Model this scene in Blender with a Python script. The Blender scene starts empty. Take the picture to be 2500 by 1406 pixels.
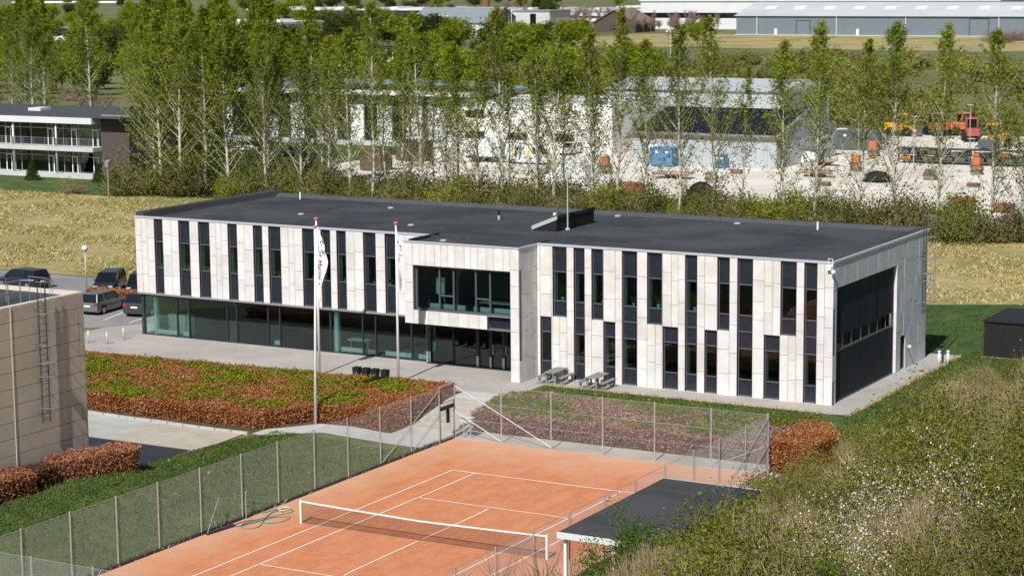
import bpy, bmesh, math, random
import numpy as np
from mathutils import Vector, Matrix

# ------------------------------------------------------------------ camera, sky, sun, exposure
SC = bpy.context.scene
COL = SC.collection
def make_camera():
    cd = bpy.data.cameras.new('camera'); cam = bpy.data.objects.new('camera', cd); COL.objects.link(cam)
    yaw, pitch, roll = map(math.radians, (-29.5579, 8.6784, -0.5343))
    F = Vector((math.sin(yaw)*math.cos(pitch), math.cos(yaw)*math.cos(pitch), -math.sin(pitch)))
    R0 = Vector((math.cos(yaw), -math.sin(yaw), 0)); U0 = R0.cross(F)
    R = R0*math.cos(roll)+U0*math.sin(roll); U = U0*math.cos(roll)-R0*math.sin(roll)
    cam.matrix_world = Matrix(((R.x,U.x,-F.x,47.674),(R.y,U.y,-F.y,-75.577),(R.z,U.z,-F.z,24.923),(0,0,0,1)))
    cd.sensor_fit = 'HORIZONTAL'; cd.sensor_width = 36; cd.lens = 5059.8/2500*36
    cd.clip_start = 1; cd.clip_end = 9000
    SC.camera = cam
make_camera()
SUN_AZ, SUN_EL = 8.0, 46.0      # the sun stands behind the camera: shadows fall to +Y, slightly to -X
def make_light():
    w = bpy.data.worlds.new('World'); SC.world = w; w.use_nodes = True
    nt = w.node_tree; bg = nt.nodes['Background']
    sky = nt.nodes.new('ShaderNodeTexSky'); sky.sky_type = 'NISHITA'; sky.sun_disc = False
    sky.sun_elevation = math.radians(SUN_EL); sky.sun_rotation = math.radians(180-SUN_AZ)
    nt.links.new(sky.outputs[0], bg.inputs[0]); bg.inputs[1].default_value = 0.062
    l = bpy.data.lights.new('sun', 'SUN'); l.energy = 5.0; l.angle = math.radians(.5); l.color = (1, .975, .93)
    o = bpy.data.objects.new('sun', l); COL.objects.link(o)
    az, el = math.radians(SUN_AZ), math.radians(SUN_EL)
    d = Vector((-math.sin(az)*math.cos(el), math.cos(az)*math.cos(el), -math.sin(el)))
    o.rotation_euler = d.to_track_quat('-Z', 'Y').to_euler(); o.location = (40, -80, 90)
make_light()
vs = SC.view_settings; vs.view_transform = 'Standard'; vs.look = 'None'; vs.gamma = 1; vs.exposure = 0.06
try: vs.use_curve_mapping = False
except Exception: pass
SC.cycles.max_bounces = 7; SC.cycles.transparent_max_bounces = 12
SC.cycles.use_denoising = True

rnd = random.Random(7)
NP = np.random.RandomState(11)

# ------------------------------------------------------------------ materials
MATS = {}
def nodes(name):
    m = bpy.data.materials.new(name); m.use_nodes = True; nt = m.node_tree
    return m, nt, nt.nodes['Principled BSDF']
def rgba(c): return (c[0], c[1], c[2], 1)
def noise_fac(nt, scale, detail=4, lo=.35, hi=.65, vec=None, rough=.6, dim=None):
    n = nt.nodes.new('ShaderNodeTexNoise'); n.inputs['Scale'].default_value = scale; n.inputs['Detail'].default_value = detail
    n.inputs['Roughness'].default_value = rough
    if vec: nt.links.new(vec, n.inputs['Vector'])
    r = nt.nodes.new('ShaderNodeMapRange'); r.inputs[1].default_value = lo; r.inputs[2].default_value = hi
    nt.links.new(n.outputs[0], r.inputs[0]); return r.outputs[0], n.outputs[0]
def mixc(nt, fac, a, b):
    m = nt.nodes.new('ShaderNodeMix'); m.data_type = 'RGBA'
    if hasattr(fac, 'links') or hasattr(fac, 'is_output'): nt.links.new(fac, m.inputs[0])
    else: m.inputs[0].default_value = fac
    for s, i in ((a, 6), (b, 7)):
        if isinstance(s, tuple): m.inputs[i].default_value = rgba(s)
        else: nt.links.new(s, m.inputs[i])
    return m.outputs[2]
def mat(name, c, c2=None, scale=1., c3=None, scale3=.1, rough=.85, metal=0., bump=0., bscale=None, spec=.3, stretch=None, lo3=.4, hi3=.6, rnd_amt=0., detail=5):
    """plain surface with one or two layers of noise in world space"""
    m, nt, b = nodes(name)
    geo = nt.nodes.new('ShaderNodeNewGeometry'); vec = geo.outputs['Position']
    if stretch:
        mp = nt.nodes.new('ShaderNodeMapping'); mp.inputs['Scale'].default_value = stretch
        nt.links.new(vec, mp.inputs['Vector']); vec = mp.outputs[0]
    col = None
    if c2:
        f, _ = noise_fac(nt, scale, detail, vec=vec); col = mixc(nt, f, tuple(c), tuple(c2))
    if c3:
        f, _ = noise_fac(nt, scale3, 4, lo3, hi3, vec=geo.outputs['Position']); col = mixc(nt, f, col if col else tuple(c), tuple(c3))
    if rnd_amt:
        oi = nt.nodes.new('ShaderNodeObjectInfo'); hs = nt.nodes.new('ShaderNodeHueSaturation')
        mr = nt.nodes.new('ShaderNodeMapRange'); mr.inputs[3].default_value = 1-rnd_amt; mr.inputs[4].default_value = 1+rnd_amt
        nt.links.new(oi.outputs['Random'], mr.inputs[0]); nt.links.new(mr.outputs[0], hs.inputs['Value'])
        if col: nt.links.new(col, hs.inputs['Color'])
        else: hs.inputs['Color'].default_value = rgba(c)
        col = hs.outputs[0]
    if col: nt.links.new(col, b.inputs['Base Color'])
    else: b.inputs['Base Color'].default_value = rgba(c)
    b.inputs['Roughness'].default_value = rough; b.inputs['Metallic'].default_value = metal
    b.inputs['Specular IOR Level'].default_value = spec
    if bump:
        _, raw = noise_fac(nt, bscale or scale*3, 5, vec=vec)
        bp = nt.nodes.new('ShaderNodeBump'); bp.inputs['Strength'].default_value = 1; bp.inputs['Distance'].default_value = bump
        nt.links.new(raw, bp.inputs['Height']); nt.links.new(bp.outputs[0], b.inputs['Normal'])
    MATS[name] = m; return m
def leafmat(name, cols, transl=.3, var=.25, clump=.9):
    """two-sided leaves, each leaf (mesh island) its own shade, each plant a slightly different one"""
    m, nt, b = nodes(name); nt.nodes.remove(b); out = nt.nodes['Material Output']
    geo = nt.nodes.new('ShaderNodeNewGeometry'); cr = nt.nodes.new('ShaderNodeValToRGB')
    el = cr.color_ramp.elements
    while len(el) < len(cols): el.new(.5)
    for i, c in enumerate(cols): el[i].position = i/max(1, len(cols)-1); el[i].color = rgba(c)
    _, raw = noise_fac(nt, clump, 3, vec=geo.outputs['Position'])
    st = nt.nodes.new('ShaderNodeMapRange'); st.inputs[1].default_value = .3; st.inputs[2].default_value = .7; nt.links.new(raw, st.inputs[0])
    av = nt.nodes.new('ShaderNodeMix'); av.inputs[0].default_value = .38; nt.links.new(geo.outputs['Random Per Island'], av.inputs[2]); nt.links.new(st.outputs[0], av.inputs[3])
    nt.links.new(av.outputs[0], cr.inputs[0])
    oi = nt.nodes.new('ShaderNodeObjectInfo'); hs = nt.nodes.new('ShaderNodeHueSaturation')
    mr = nt.nodes.new('ShaderNodeMapRange'); mr.inputs[3].default_value = 1-var; mr.inputs[4].default_value = 1+var
    nt.links.new(oi.outputs['Random'], mr.inputs[0]); nt.links.new(mr.outputs[0], hs.inputs['Value']); nt.links.new(cr.outputs[0], hs.inputs['Color'])
    d = nt.nodes.new('ShaderNodeBsdfDiffuse'); t = nt.nodes.new('ShaderNodeBsdfTranslucent'); mx = nt.nodes.new('ShaderNodeMixShader')
    mx.inputs[0].default_value = transl
    nt.links.new(hs.outputs[0], d.inputs[0]); nt.links.new(hs.outputs[0], t.inputs[0])
    nt.links.new(d.outputs[0], mx.inputs[1]); nt.links.new(t.outputs[0], mx.inputs[2]); nt.links.new(mx.outputs[0], out.inputs[0])
    MATS[name] = m; return m
def glassmat(name, tint, ior=1.5, rough=.01, boost=1.0, wave=.0):
    m, nt, b = nodes(name); nt.nodes.remove(b); out = nt.nodes['Material Output']
    fr = nt.nodes.new('ShaderNodeFresnel'); fr.inputs[0].default_value = ior
    mu = nt.nodes.new('ShaderNodeMath'); mu.operation = 'MULTIPLY'; mu.inputs[1].default_value = boost; mu.use_clamp = True
    tr = nt.nodes.new('ShaderNodeBsdfTransparent'); tr.inputs[0].default_value = rgba(tint)
    gl = nt.nodes.new('ShaderNodeBsdfGlossy'); gl.inputs['Roughness'].default_value = rough; gl.inputs[0].default_value = (.9, .95, .95, 1)
    mx = nt.nodes.new('ShaderNodeMixShader')
    if wave:
        geo = nt.nodes.new('ShaderNodeNewGeometry'); _, raw = noise_fac(nt, .8, 1, vec=geo.outputs['Position'])
        bp = nt.nodes.new('ShaderNodeBump'); bp.inputs['Distance'].default_value = wave; bp.inputs['Strength'].default_value = 1
        nt.links.new(raw, bp.inputs['Height']); nt.links.new(bp.outputs[0], gl.inputs['Normal'])
    nt.links.new(fr.outputs[0], mu.inputs[0]); nt.links.new(mu.outputs[0], mx.inputs[0])
    nt.links.new(tr.outputs[0], mx.inputs[1]); nt.links.new(gl.outputs[0], mx.inputs[2]); nt.links.new(mx.outputs[0], out.inputs[0])
    MATS[name] = m; return m

# ground
mat('meadow', (.085,.11,.03), (.13,.14,.05), .25, (.17,.16,.07), .02, bump=.05, bscale=2)
mat('lawn', (.036,.074,.017), (.072,.115,.025), 1.6, (.15,.165,.042), .45, bump=.08, bscale=7, lo3=.48, hi3=.8)
mat('lawn_fresh', (.027,.062,.015), (.054,.098,.022), 1.1, (.10,.135,.034), .3, bump=.06, bscale=9, lo3=.5, hi3=.8, stretch=(1,.35,1))
mat('dry_grass', (.43,.34,.175), (.31,.26,.105), .5, (.21,.205,.06), .07, bump=.12, bscale=3, lo3=.47, hi3=.66)
mat('soil', (.10,.075,.045), (.06,.05,.03), 1.5, bump=.05)
mat('gravel', (.46,.41,.36), (.36,.33,.29), 4, (.52,.47,.42), .4, bump=.02, bscale=30)
mat('yard', (.66,.60,.52), (.54,.49,.42), .5, (.72,.67,.60), .08, bump=.03, bscale=8)
mat('concrete', (.42,.42,.40), (.35,.35,.335), .8, (.47,.465,.44), .15, bump=.004, bscale=20)
mat('kerbstone', (.50,.48,.44), (.42,.40,.37), 2)
mat('asphalt', (.235,.235,.235), (.19,.19,.19), 5, (.27,.27,.265), .2, bump=.006, bscale=60)
mat('dark_asphalt', (.020,.023,.030), (.028,.031,.038), 3, (.036,.038,.042), .3, bump=.004, bscale=60, rough=.9, spec=.15)
mat('road', (.16,.16,.165), (.13,.13,.135), 3)
def paver_mat(name, c1, c2, mortar, s, bw=.22, rh=.11):
    m, nt, b = nodes(name); geo = nt.nodes.new('ShaderNodeNewGeometry')
    mp = nt.nodes.new('ShaderNodeMapping'); mp.inputs['Rotation'].default_value = (0,0,0); nt.links.new(geo.outputs['Position'], mp.inputs['Vector'])
    br = nt.nodes.new('ShaderNodeTexBrick'); br.inputs['Scale'].default_value = 1
    br.inputs['Brick Width'].default_value = bw; br.inputs['Row Height'].default_value = rh; br.inputs['Mortar Size'].default_value = .008
    br.inputs['Color1'].default_value = rgba(c1); br.inputs['Color2'].default_value = rgba(c2); br.inputs['Mortar'].default_value = rgba(mortar)
    nt.links.new(mp.outputs[0], br.inputs['Vector'])
    f, _ = noise_fac(nt, .3, 8, .32, .68, vec=geo.outputs['Position'], rough=.7)
    hs = nt.nodes.new('ShaderNodeHueSaturation'); mr = nt.nodes.new('ShaderNodeMapRange'); mr.inputs[3].default_value = .80; mr.inputs[4].default_value = 1.1
    nt.links.new(f, mr.inputs[0]); nt.links.new(mr.outputs[0], hs.inputs['Value']); nt.links.new(br.outputs[0], hs.inputs['Color'])
    nt.links.new(hs.outputs[0], b.inputs['Base Color']); b.inputs['Roughness'].default_value = .9
    MATS[name] = m
paver_mat('paving', (.43,.395,.365), (.385,.355,.33), (.30,.275,.255), 1)
paver_mat('paving_beige', (.50,.44,.36), (.44,.39,.32), (.36,.32,.27), 1)
def clay_mat():
    m, nt, b = nodes('clay'); geo = nt.nodes.new('ShaderNodeNewGeometry'); P = geo.outputs['Position']
    sx = nt.nodes.new('ShaderNodeSeparateXYZ'); nt.links.new(P, sx.inputs[0])
    def absdiv(o, d, off=0):
        a = nt.nodes.new('ShaderNodeMath'); a.operation = 'ABSOLUTE'
        nt.links.new(o, a.inputs[0]); q = nt.nodes.new('ShaderNodeMath'); q.operation = 'DIVIDE'; q.inputs[1].default_value = d
        nt.links.new(a.outputs[0], q.inputs[0]); return q.outputs[0]
    mxm = nt.nodes.new('ShaderNodeMath'); mxm.operation = 'MAXIMUM'
    nt.links.new(absdiv(sx.outputs[0], 8.6), mxm.inputs[0]); nt.links.new(absdiv(sx.outputs[1], 17.0), mxm.inputs[1])
    _, raw = noise_fac(nt, .45, 6, vec=P)
    ad = nt.nodes.new('ShaderNodeMath'); ad.operation = 'MULTIPLY_ADD'; ad.inputs[1].default_value = .55
    nt.links.new(raw, ad.inputs[0]); nt.links.new(mxm.outputs[0], ad.inputs[2])
    edge = nt.nodes.new('ShaderNodeMapRange'); edge.inputs[1].default_value = 1.0; edge.inputs[2].default_value = 1.38; nt.links.new(ad.outputs[0], edge.inputs[0])
    f1, _ = noise_fac(nt, .8, 9, .40, .62, vec=P, rough=.75)
    mp = nt.nodes.new('ShaderNodeMapping'); mp.inputs['Scale'].default_value = (1.6, .28, 1); mp.inputs['Rotation'].default_value = (0,0,.25); nt.links.new(P, mp.inputs['Vector'])
    f2, _ = noise_fac(nt, 1.1, 8, .45, .8, vec=mp.outputs[0], rough=.75)
    c = mixc(nt, f1, (.58,.235,.115), (.50,.178,.080)); 
    m2 = nt.nodes.new('ShaderNodeMath'); m2.operation='MULTIPLY'; m2.inputs[1].default_value=.75; nt.links.new(f2, m2.inputs[0])
    c = mixc(nt, m2.outputs[0], c, (.36,.105,.045))
    m3 = nt.nodes.new('ShaderNodeMath'); m3.operation='MULTIPLY'; m3.inputs[1].default_value=.85; nt.links.new(edge.outputs[0], m3.inputs[0])
    c = mixc(nt, m3.outputs[0], c, (.57,.355,.235))
    f4, _ = noise_fac(nt, 5, 8, .38, .72, vec=P, rough=.8); m4 = nt.nodes.new('ShaderNodeMath'); m4.operation='MULTIPLY'; m4.inputs[1].default_value=.45; nt.links.new(f4, m4.inputs[0])
    c = mixc(nt, m4.outputs[0], c, (.66,.33,.19))
    nt.links.new(c, b.inputs['Base Color']); b.inputs['Roughness'].default_value = .95; b.inputs['Specular IOR Level'].default_value = .1
    _, raw = noise_fac(nt, 14, 6, vec=P)
    bp = nt.nodes.new('ShaderNodeBump'); bp.inputs['Distance'].default_value = .02; nt.links.new(raw, bp.inputs['Height']); nt.links.new(bp.outputs[0], b.inputs['Normal'])
    MATS['clay'] = m
clay_mat()
# building
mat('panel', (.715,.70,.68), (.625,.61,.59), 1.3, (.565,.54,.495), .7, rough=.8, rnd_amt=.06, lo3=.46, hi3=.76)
mat('panel_shaded', (.62,.645,.66), (.53,.555,.57), 1.2, rough=.55, rnd_amt=.05)  # east wall copy of the cladding, its skylit shade put into the colour
mat('wall_back', (.15,.14,.13))
mat('reveal', (.085,.012,.03), rough=.6)
mat('metal_grey', (.33,.36,.38), rough=.45, metal=.35)
mat('frame_dark', (.050,.056,.064), rough=.4, metal=.3)
mat('frame_grey', (.14,.16,.175), rough=.4, metal=.4)
mat('spandrel', (.016,.023,.032), (.022,.029,.040), 2, rough=.22, spec=.45)
mat('felt', (.030,.033,.038), (.040,.043,.048), 2.2, (.062,.065,.070), .2, rough=.9, spec=.2, bump=.01, bscale=20)
mat('felt_light', (.075,.08,.085), (.06,.064,.07), 2, rough=.8)
mat('metal_light', (.55,.58,.60), rough=.4, metal=.3)
mat('screen', (.013,.017,.024), (.018,.022,.030), 4, rough=.75, stretch=(1,2.5,.15))
mat('interior', (.12,.13,.13)); mat('interior_dark', (.05,.055,.06)); mat('interior_floor', (.10,.10,.095))
mat('radiator', (.88,.93,.90), rough=.5)
mat('cream', (.70,.68,.52))
glassmat('glass', (.79,.965,.94), boost=.9)
glassmat('glass_dark', (.46,.60,.585), boost=1.3, wave=.004)
glassmat('glass_clear', (.82,.985,.96), boost=.9)
mat('beige', (.64,.56,.45), (.58,.51,.41), 1.2, (.53,.46,.37), .4, rough=.75, bump=.004, bscale=50)
mat('beige_joint', (.13,.11,.09)); mat('beige_trim', (.62,.57,.48))
mat('steel', (.36,.38,.41), (.30,.32,.35), 6, rough=.45, metal=.6)
mat('galv', (.55,.56,.58), (.42,.43,.46), 3, rough=.5, metal=.45)
mat('wire', (.52,.52,.52), rough=.5, metal=.2)
mat('dark_steel', (.060,.065,.075), rough=.5, metal=.4)
mat('white_paint', (.82,.82,.81), rough=.5)
mat('line_white', (.83,.80,.76), (.74,.66,.58), 5, rough=.8)
mat('pink_cap', (.72,.12,.17), rough=.4)
mat('flag_white', (.84,.84,.84), rough=.9); mat('ink', (.02,.02,.022)); mat('ink_grey', (.20,.21,.23))
mat('net_black', (.03,.022,.02)); mat('black_paint', (.013,.013,.014), (.02,.02,.02), 3, rough=.7, stretch=(4,4,.3))
mat('timber_grey', (.27,.255,.245), (.19,.18,.175), 2.5, rough=.85, stretch=(3,3,.6))
mat('timber', (.34,.24,.14), (.26,.18,.1), 2)
mat('block', (.46,.42,.36), (.40,.36,.30), 3)
mat('brick_dark', (.105,.080,.075), (.075,.058,.055), 6, rough=.9)
mat('rubber', (.012,.012,.013), rough=.8); mat('rim', (.5,.51,.53), rough=.3, metal=.8)
mat('car_glass', (.008,.010,.012), rough=.05, spec=.8)
mat('lamp_red', (.45,.02,.02), rough=.2); mat('lamp_clear', (.7,.72,.75), rough=.1); mat('plate', (.75,.76,.78))
mat('car_silver', (.34,.335,.33), rough=.28, metal=.75); mat('car_grey', (.11,.12,.135), rough=.25, metal=.7)
mat('car_dark', (.022,.026,.034), rough=.2, metal=.4); mat('car_blue', (.05,.062,.085), rough=.22, metal=.6); mat('car_white', (.75,.75,.74), rough=.3)
mat('hose', (.03,.26,.20), rough=.5); mat('rope', (.6,.52,.4))
mat('blue_box', (.10,.25,.42), (.08,.2,.35), 3, rough=.6); mat('yellow', (.75,.36,.015), rough=.5); mat('orange', (.50,.15,.05), rough=.7); mat('red', (.40,.10,.08), (.3,.07,.06), 2, rough=.7)
mat('teal', (.06,.35,.34), rough=.5); mat('brown_box', (.16,.115,.075), (.12,.085,.06), 3); mat('rust', (.28,.12,.06), (.2,.08,.05), 3)
mat('white_render', (.82,.81,.79), (.76,.75,.73), .3); mat('grey_sheet', (.44,.47,.485), (.38,.41,.425), 2, stretch=(4,4,.2), rough=.6); mat('warehouse_wall', (.165,.20,.235), (.14,.175,.21), .6, rough=.7)
mat('warehouse_roof', (.50,.53,.55), (.43,.46,.48), .08, rough=.6); mat('roof_grey', (.24,.28,.30), (.20,.24,.26), .5, rough=.5); mat('roof_tile', (.22,.12,.09), (.16,.09,.07), .6); mat('roof_brown', (.26,.19,.16), (.2,.15,.13), .5)
mat('solar', (.008,.010,.017), rough=.38, spec=.35); mat('concrete_pale', (.55,.56,.55), (.48,.49,.48), .8); mat('pale_grey', (.66,.68,.69), (.6,.62,.63), .3)
# plants
mat('bark', (.60,.57,.49), (.34,.32,.26), 3, stretch=(1,1,.4)); mat('bark_dark', (.10,.085,.07), (.15,.13,.11), 4)
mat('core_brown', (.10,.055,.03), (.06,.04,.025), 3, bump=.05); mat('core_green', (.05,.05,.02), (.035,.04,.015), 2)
leafmat('leaf_poplar', [(.050,.085,.008),(.12,.165,.012),(.21,.26,.018),(.28,.32,.028),(.15,.20,.014),(.38,.41,.06)], .36, .18)
leafmat('leaf_dark', [(.030,.050,.014),(.055,.08,.02),(.085,.11,.028)], .2)
leafmat('leaf_under', [(.05,.075,.014),(.10,.135,.022),(.17,.155,.055),(.085,.12,.02),(.24,.235,.07)], .3)
leafmat('leaf_brownbush', [(.15,.115,.06),(.23,.18,.10),(.12,.125,.045),(.29,.245,.15)], .25)
leafmat('leaf_olive', [(.085,.11,.02),(.17,.185,.035),(.28,.26,.075),(.20,.20,.045),(.38,.33,.14)], .34, .3)
leafmat('leaf_green', [(.06,.13,.016),(.10,.185,.022),(.16,.24,.04)], .34)
leafmat('twig_tan', [(.40,.305,.175),(.29,.215,.12),(.51,.40,.245),(.21,.16,.09)], .15)
leafmat('twig_red', [(.16,.085,.055),(.10,.06,.045),(.22,.14,.09)], .05)
leafmat('twig_pink', [(.25,.17,.14),(.18,.125,.105),(.32,.235,.20)], .05)
leafmat('blossom', [(.80,.74,.64),(.86,.82,.74),(.70,.60,.52)], .25, .05)
leafmat('beech', [(.17,.07,.03),(.33,.12,.036),(.46,.18,.055),(.42,.17,.06),(.60,.36,.22),(.30,.12,.045)], .3, .08)
leafmat('beech_pink', [(.26,.14,.11),(.44,.25,.195),(.33,.18,.14),(.56,.37,.30),(.40,.25,.15)], .3, .08)
leafmat('beech_dark', [(.135,.068,.036),(.20,.105,.058),(.09,.048,.026),(.26,.15,.09)], .25, .1)
leafmat('leaf_ground', [(.13,.18,.012),(.22,.28,.018),(.10,.14,.012),(.30,.33,.04)], .32, .1)
leafmat('grass_blade', [(.040,.085,.018),(.078,.13,.028),(.155,.18,.048),(.06,.105,.023)], .25, .1)
leafmat('straw', [(.60,.48,.255),(.47,.375,.165),(.36,.31,.11),(.68,.56,.34),(.26,.255,.07)], .25, .1)
leafmat('dandelion', [(.75,.52,.02),(.8,.6,.03)], .1, .05)
leafmat('twig_dark', [(.13,.115,.07),(.085,.075,.045),(.19,.17,.11)], .05)
leafmat('tussock', [(.16,.19,.04),(.23,.245,.06),(.30,.30,.09),(.12,.15,.03)], .25, .1)
leafmat('beech_fresh', [(.16,.065,.035),(.30,.13,.07),(.44,.21,.12),(.35,.15,.075),(.58,.36,.25)], .3, .08)
leafmat('leaf_deep', [(.065,.085,.012),(.125,.145,.022),(.21,.21,.042),(.10,.12,.018),(.27,.25,.07)], .32, .28)

# ------------------------------------------------------------------ object helpers
ORG = {}
def M(n): return MATS[n] if isinstance(n, str) else n
def thing(name, label, cat, loc=(0,0,0), group=None, kind=None):
    o = bpy.data.objects.new(name, None); COL.objects.link(o); o.location = loc; o.empty_display_size = .3
    ORG[o.name] = Vector(loc); tag(o, label, cat, group, kind); return o
def tag(o, label=None, cat=None, group=None, kind=None):
    if label: o['label'] = label
    if cat: o['category'] = cat
    if group: o['group'] = group
    if kind: o['kind'] = kind
    return o
def link(name, me, m, parent=None, loc=None):
    """mesh in world coordinates -> object; a child's mesh is moved into its thing's frame, a free object gets its origin at loc"""
    if m is not None: me.materials.append(M(m))
    o = bpy.data.objects.new(name, me); COL.objects.link(o)
    org = ORG[parent.name] if parent else (Vector(loc) if loc else Vector((0,0,0)))
    if org.length_squared: me.transform(Matrix.Translation(-org))
    if parent: o.parent = parent
    else: o.location = org
    ORG[o.name] = org.copy(); return o
class MB:
    def __init__(s): s.v = []; s.f = []
    def add(s, vs, fs):
        n = len(s.v); s.v += [tuple(v) for v in vs]; s.f += [tuple(i+n for i in f) for f in fs]; return s
    def box(s, x0, y0, z0, x1, y1, z1):
        return s.add([(x0,y0,z0),(x1,y0,z0),(x1,y1,z0),(x0,y1,z0),(x0,y0,z1),(x1,y0,z1),(x1,y1,z1),(x0,y1,z1)],
                     [(3,2,1,0),(4,5,6,7),(0,1,5,4),(1,2,6,5),(2,3,7,6),(3,0,4,7)])
    def bev(s, x0, y0, z0, x1, y1, z1, b):
        """box with chamfered vertical and top edges"""
        r = lambda d, z: [(x0+d,y0,z),(x1-d,y0,z),(x1,y0+d,z),(x1,y1-d,z),(x1-d,y1,z),(x0+d,y1,z),(x0,y1-d,z),(x0,y0+d,z)]
        rings = [r(b,z0), r(b,z1-b), [(x+(b if x<(x0+x1)/2 else -b), y+(b if y<(y0+y1)/2 else -b), z1) for x,y,z in r(b,z1)]]
        return s.rings(rings)
    def rings(s, rings, cap=True, closed=True):
        n = len(rings[0]); vs = [p for r in rings for p in r]; fs = []
        for k in range(len(rings)-1):
            for i in range(n if closed else n-1):
                j = (i+1) % n; fs.append((k*n+i, k*n+j, (k+1)*n+j, (k+1)*n+i))
        if cap: fs.append(tuple(range(n-1,-1,-1))); fs.append(tuple((len(rings)-1)*n+i for i in range(n)))
        return s.add(vs, fs)
    def tube(s, pts, r, n=6, cap=True):
        pts = [Vector(p) for p in pts]; rr = r if isinstance(r, (list, tuple)) else [r]*len(pts); rings = []
        for i, p in enumerate(pts):
            d = (pts[min(i+1, len(pts)-1)]-pts[max(i-1, 0)]).normalized()
            a = d.cross(Vector((0,0,1)) if abs(d.z) < .95 else Vector((1,0,0))).normalized(); b = d.cross(a)
            rings.append([tuple(p+(a*math.cos(2*math.pi*k/n)+b*math.sin(2*math.pi*k/n))*rr[i]) for k in range(n)])
        return s.rings(rings, cap)
    def bar(s, p, q, w, h):
        """rectangular bar between two points"""
        p, q = Vector(p), Vector(q); d = (q-p).normalized()
        a = d.cross(Vector((0,0,1)) if abs(d.z) < .95 else Vector((0,1,0))).normalized()*w/2; b = d.cross(a).normalized()*h/2
        return s.rings([[tuple(c+a+b), tuple(c-a+b), tuple(c-a-b), tuple(c+a-b)] for c in (p, q)])
    def prism(s, poly, z0, z1):
        return s.rings([[(x,y,z0) for x,y in poly], [(x,y,z1) for x,y in poly]])
    def extr(s, prof, axis, a, b):
        """profile of (u,z) points extruded along axis x or y"""
        f = (lambda u,z,t: (t,u,z)) if axis == 'x' else (lambda u,z,t: (u,t,z))
        return s.rings([[f(u,z,a) for u,z in prof], [f(u,z,b) for u,z in prof]])
    def lathe(s, c, prof, n=10):
        return s.rings([[(c[0]+r*math.cos(2*math.pi*k/n), c[1]+r*math.sin(2*math.pi*k/n), c[2]+z) for k in range(n)] for r, z in prof])
    def build(s, name, m, parent=None, loc=None, smooth=False, fix=True):
        me = bpy.data.meshes.new(name); me.from_pydata(s.v, [], s.f)
        if fix:
            bm = bmesh.new(); bm.from_mesh(me); bmesh.ops.recalc_face_normals(bm, faces=bm.faces); bm.to_mesh(me); bm.free()
        if smooth: me.shade_smooth()
        return link(name, me, m, parent, loc)
def box(name, m, parent, *a, loc=None): return MB().box(*a).build(name, m, parent, loc=loc, fix=False)
def fast_mesh(name, V, F):
    V = np.asarray(V, np.float32); F = np.asarray(F, np.int32); k = F.shape[1]
    me = bpy.data.meshes.new(name); me.vertices.add(len(V)); me.vertices.foreach_set('co', V.ravel())
    me.loops.add(F.size); me.loops.foreach_set('vertex_index', F.ravel()); me.polygons.add(len(F))
    me.polygons.foreach_set('loop_start', np.arange(0, F.size, k, dtype=np.int32)); me.update(calc_edges=True); return me
def copy_tree(o, parent=None):
    c = o.copy(); COL.objects.link(c); c.parent = parent
    for ch in list(o.children): copy_tree(ch, c)
    return c
def place(src, used, loc, rz=0, label=None, scale=None):
    o = src if not used else copy_tree(src)
    o.location = loc; o.rotation_euler = (0, 0, rz)
    if scale: o.scale = scale
    if label: o['label'] = label
    return o
def unit(V): return V/np.maximum(np.linalg.norm(V, axis=1, keepdims=True), 1e-9)
def leaves(C, size, rs, aspect=.55, flat=0.):
    """diamond leaves at C, random attitude (flat: pull towards lying level)"""
    n = len(C); N = rs.normal(size=(n,3)); N[:,2] += flat*2*np.sign(N[:,2]+1e-6); N = unit(N)
    A = unit(np.cross(N, rs.normal(size=(n,3)))); B = np.cross(N, A); s = np.asarray(size).reshape(-1,1)*np.ones((n,1))
    V = np.stack([C+A*s, C+B*s*aspect, C-A*s, C-B*s*aspect], 1).reshape(-1,3)
    return V, np.arange(4*n).reshape(n,4)
def blades(C, hgt, wid, rs, lean=.35):
    n = len(C); a = rs.uniform(0, 2*math.pi, n); A = np.stack([np.cos(a), np.sin(a), np.zeros(n)], 1)*np.asarray(wid).reshape(-1,1)*np.ones((n,1))
    L = rs.normal(size=(n,3))*lean; L[:,2] = 1; T = C+L*np.asarray(hgt).reshape(-1,1)
    return np.stack([C-A, C+A, T], 1).reshape(-1,3), np.arange(3*n).reshape(n,3)
def twigs(P, Q, w, rs):
    """thin three-sided spikes from P to Q"""
    n = len(P); D = unit(Q-P); A = unit(np.cross(D, rs.normal(size=(n,3)))); B = np.cross(D, A); w = np.asarray(w).reshape(-1,1)*np.ones((n,1))
    V = np.stack([P+A*w, P-A*w*.5+B*w*.87, P-A*w*.5-B*w*.87, Q], 1).reshape(-1,3); b = np.arange(n)[:,None]*4
    return V, np.concatenate([b+[0,1,3], b+[1,2,3], b+[2,0,3]], 0)
def joinm(*parts):
    V, F, n = [], [], 0
    for v, f in parts: V.append(v); F.append(f+n); n += len(v)
    return np.concatenate(V), np.concatenate(F)
def sst(a, b, t):
    t = np.clip((np.asarray(t, float)-a)/(b-a), 0, 1); return t*t*(3-2*t)

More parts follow.
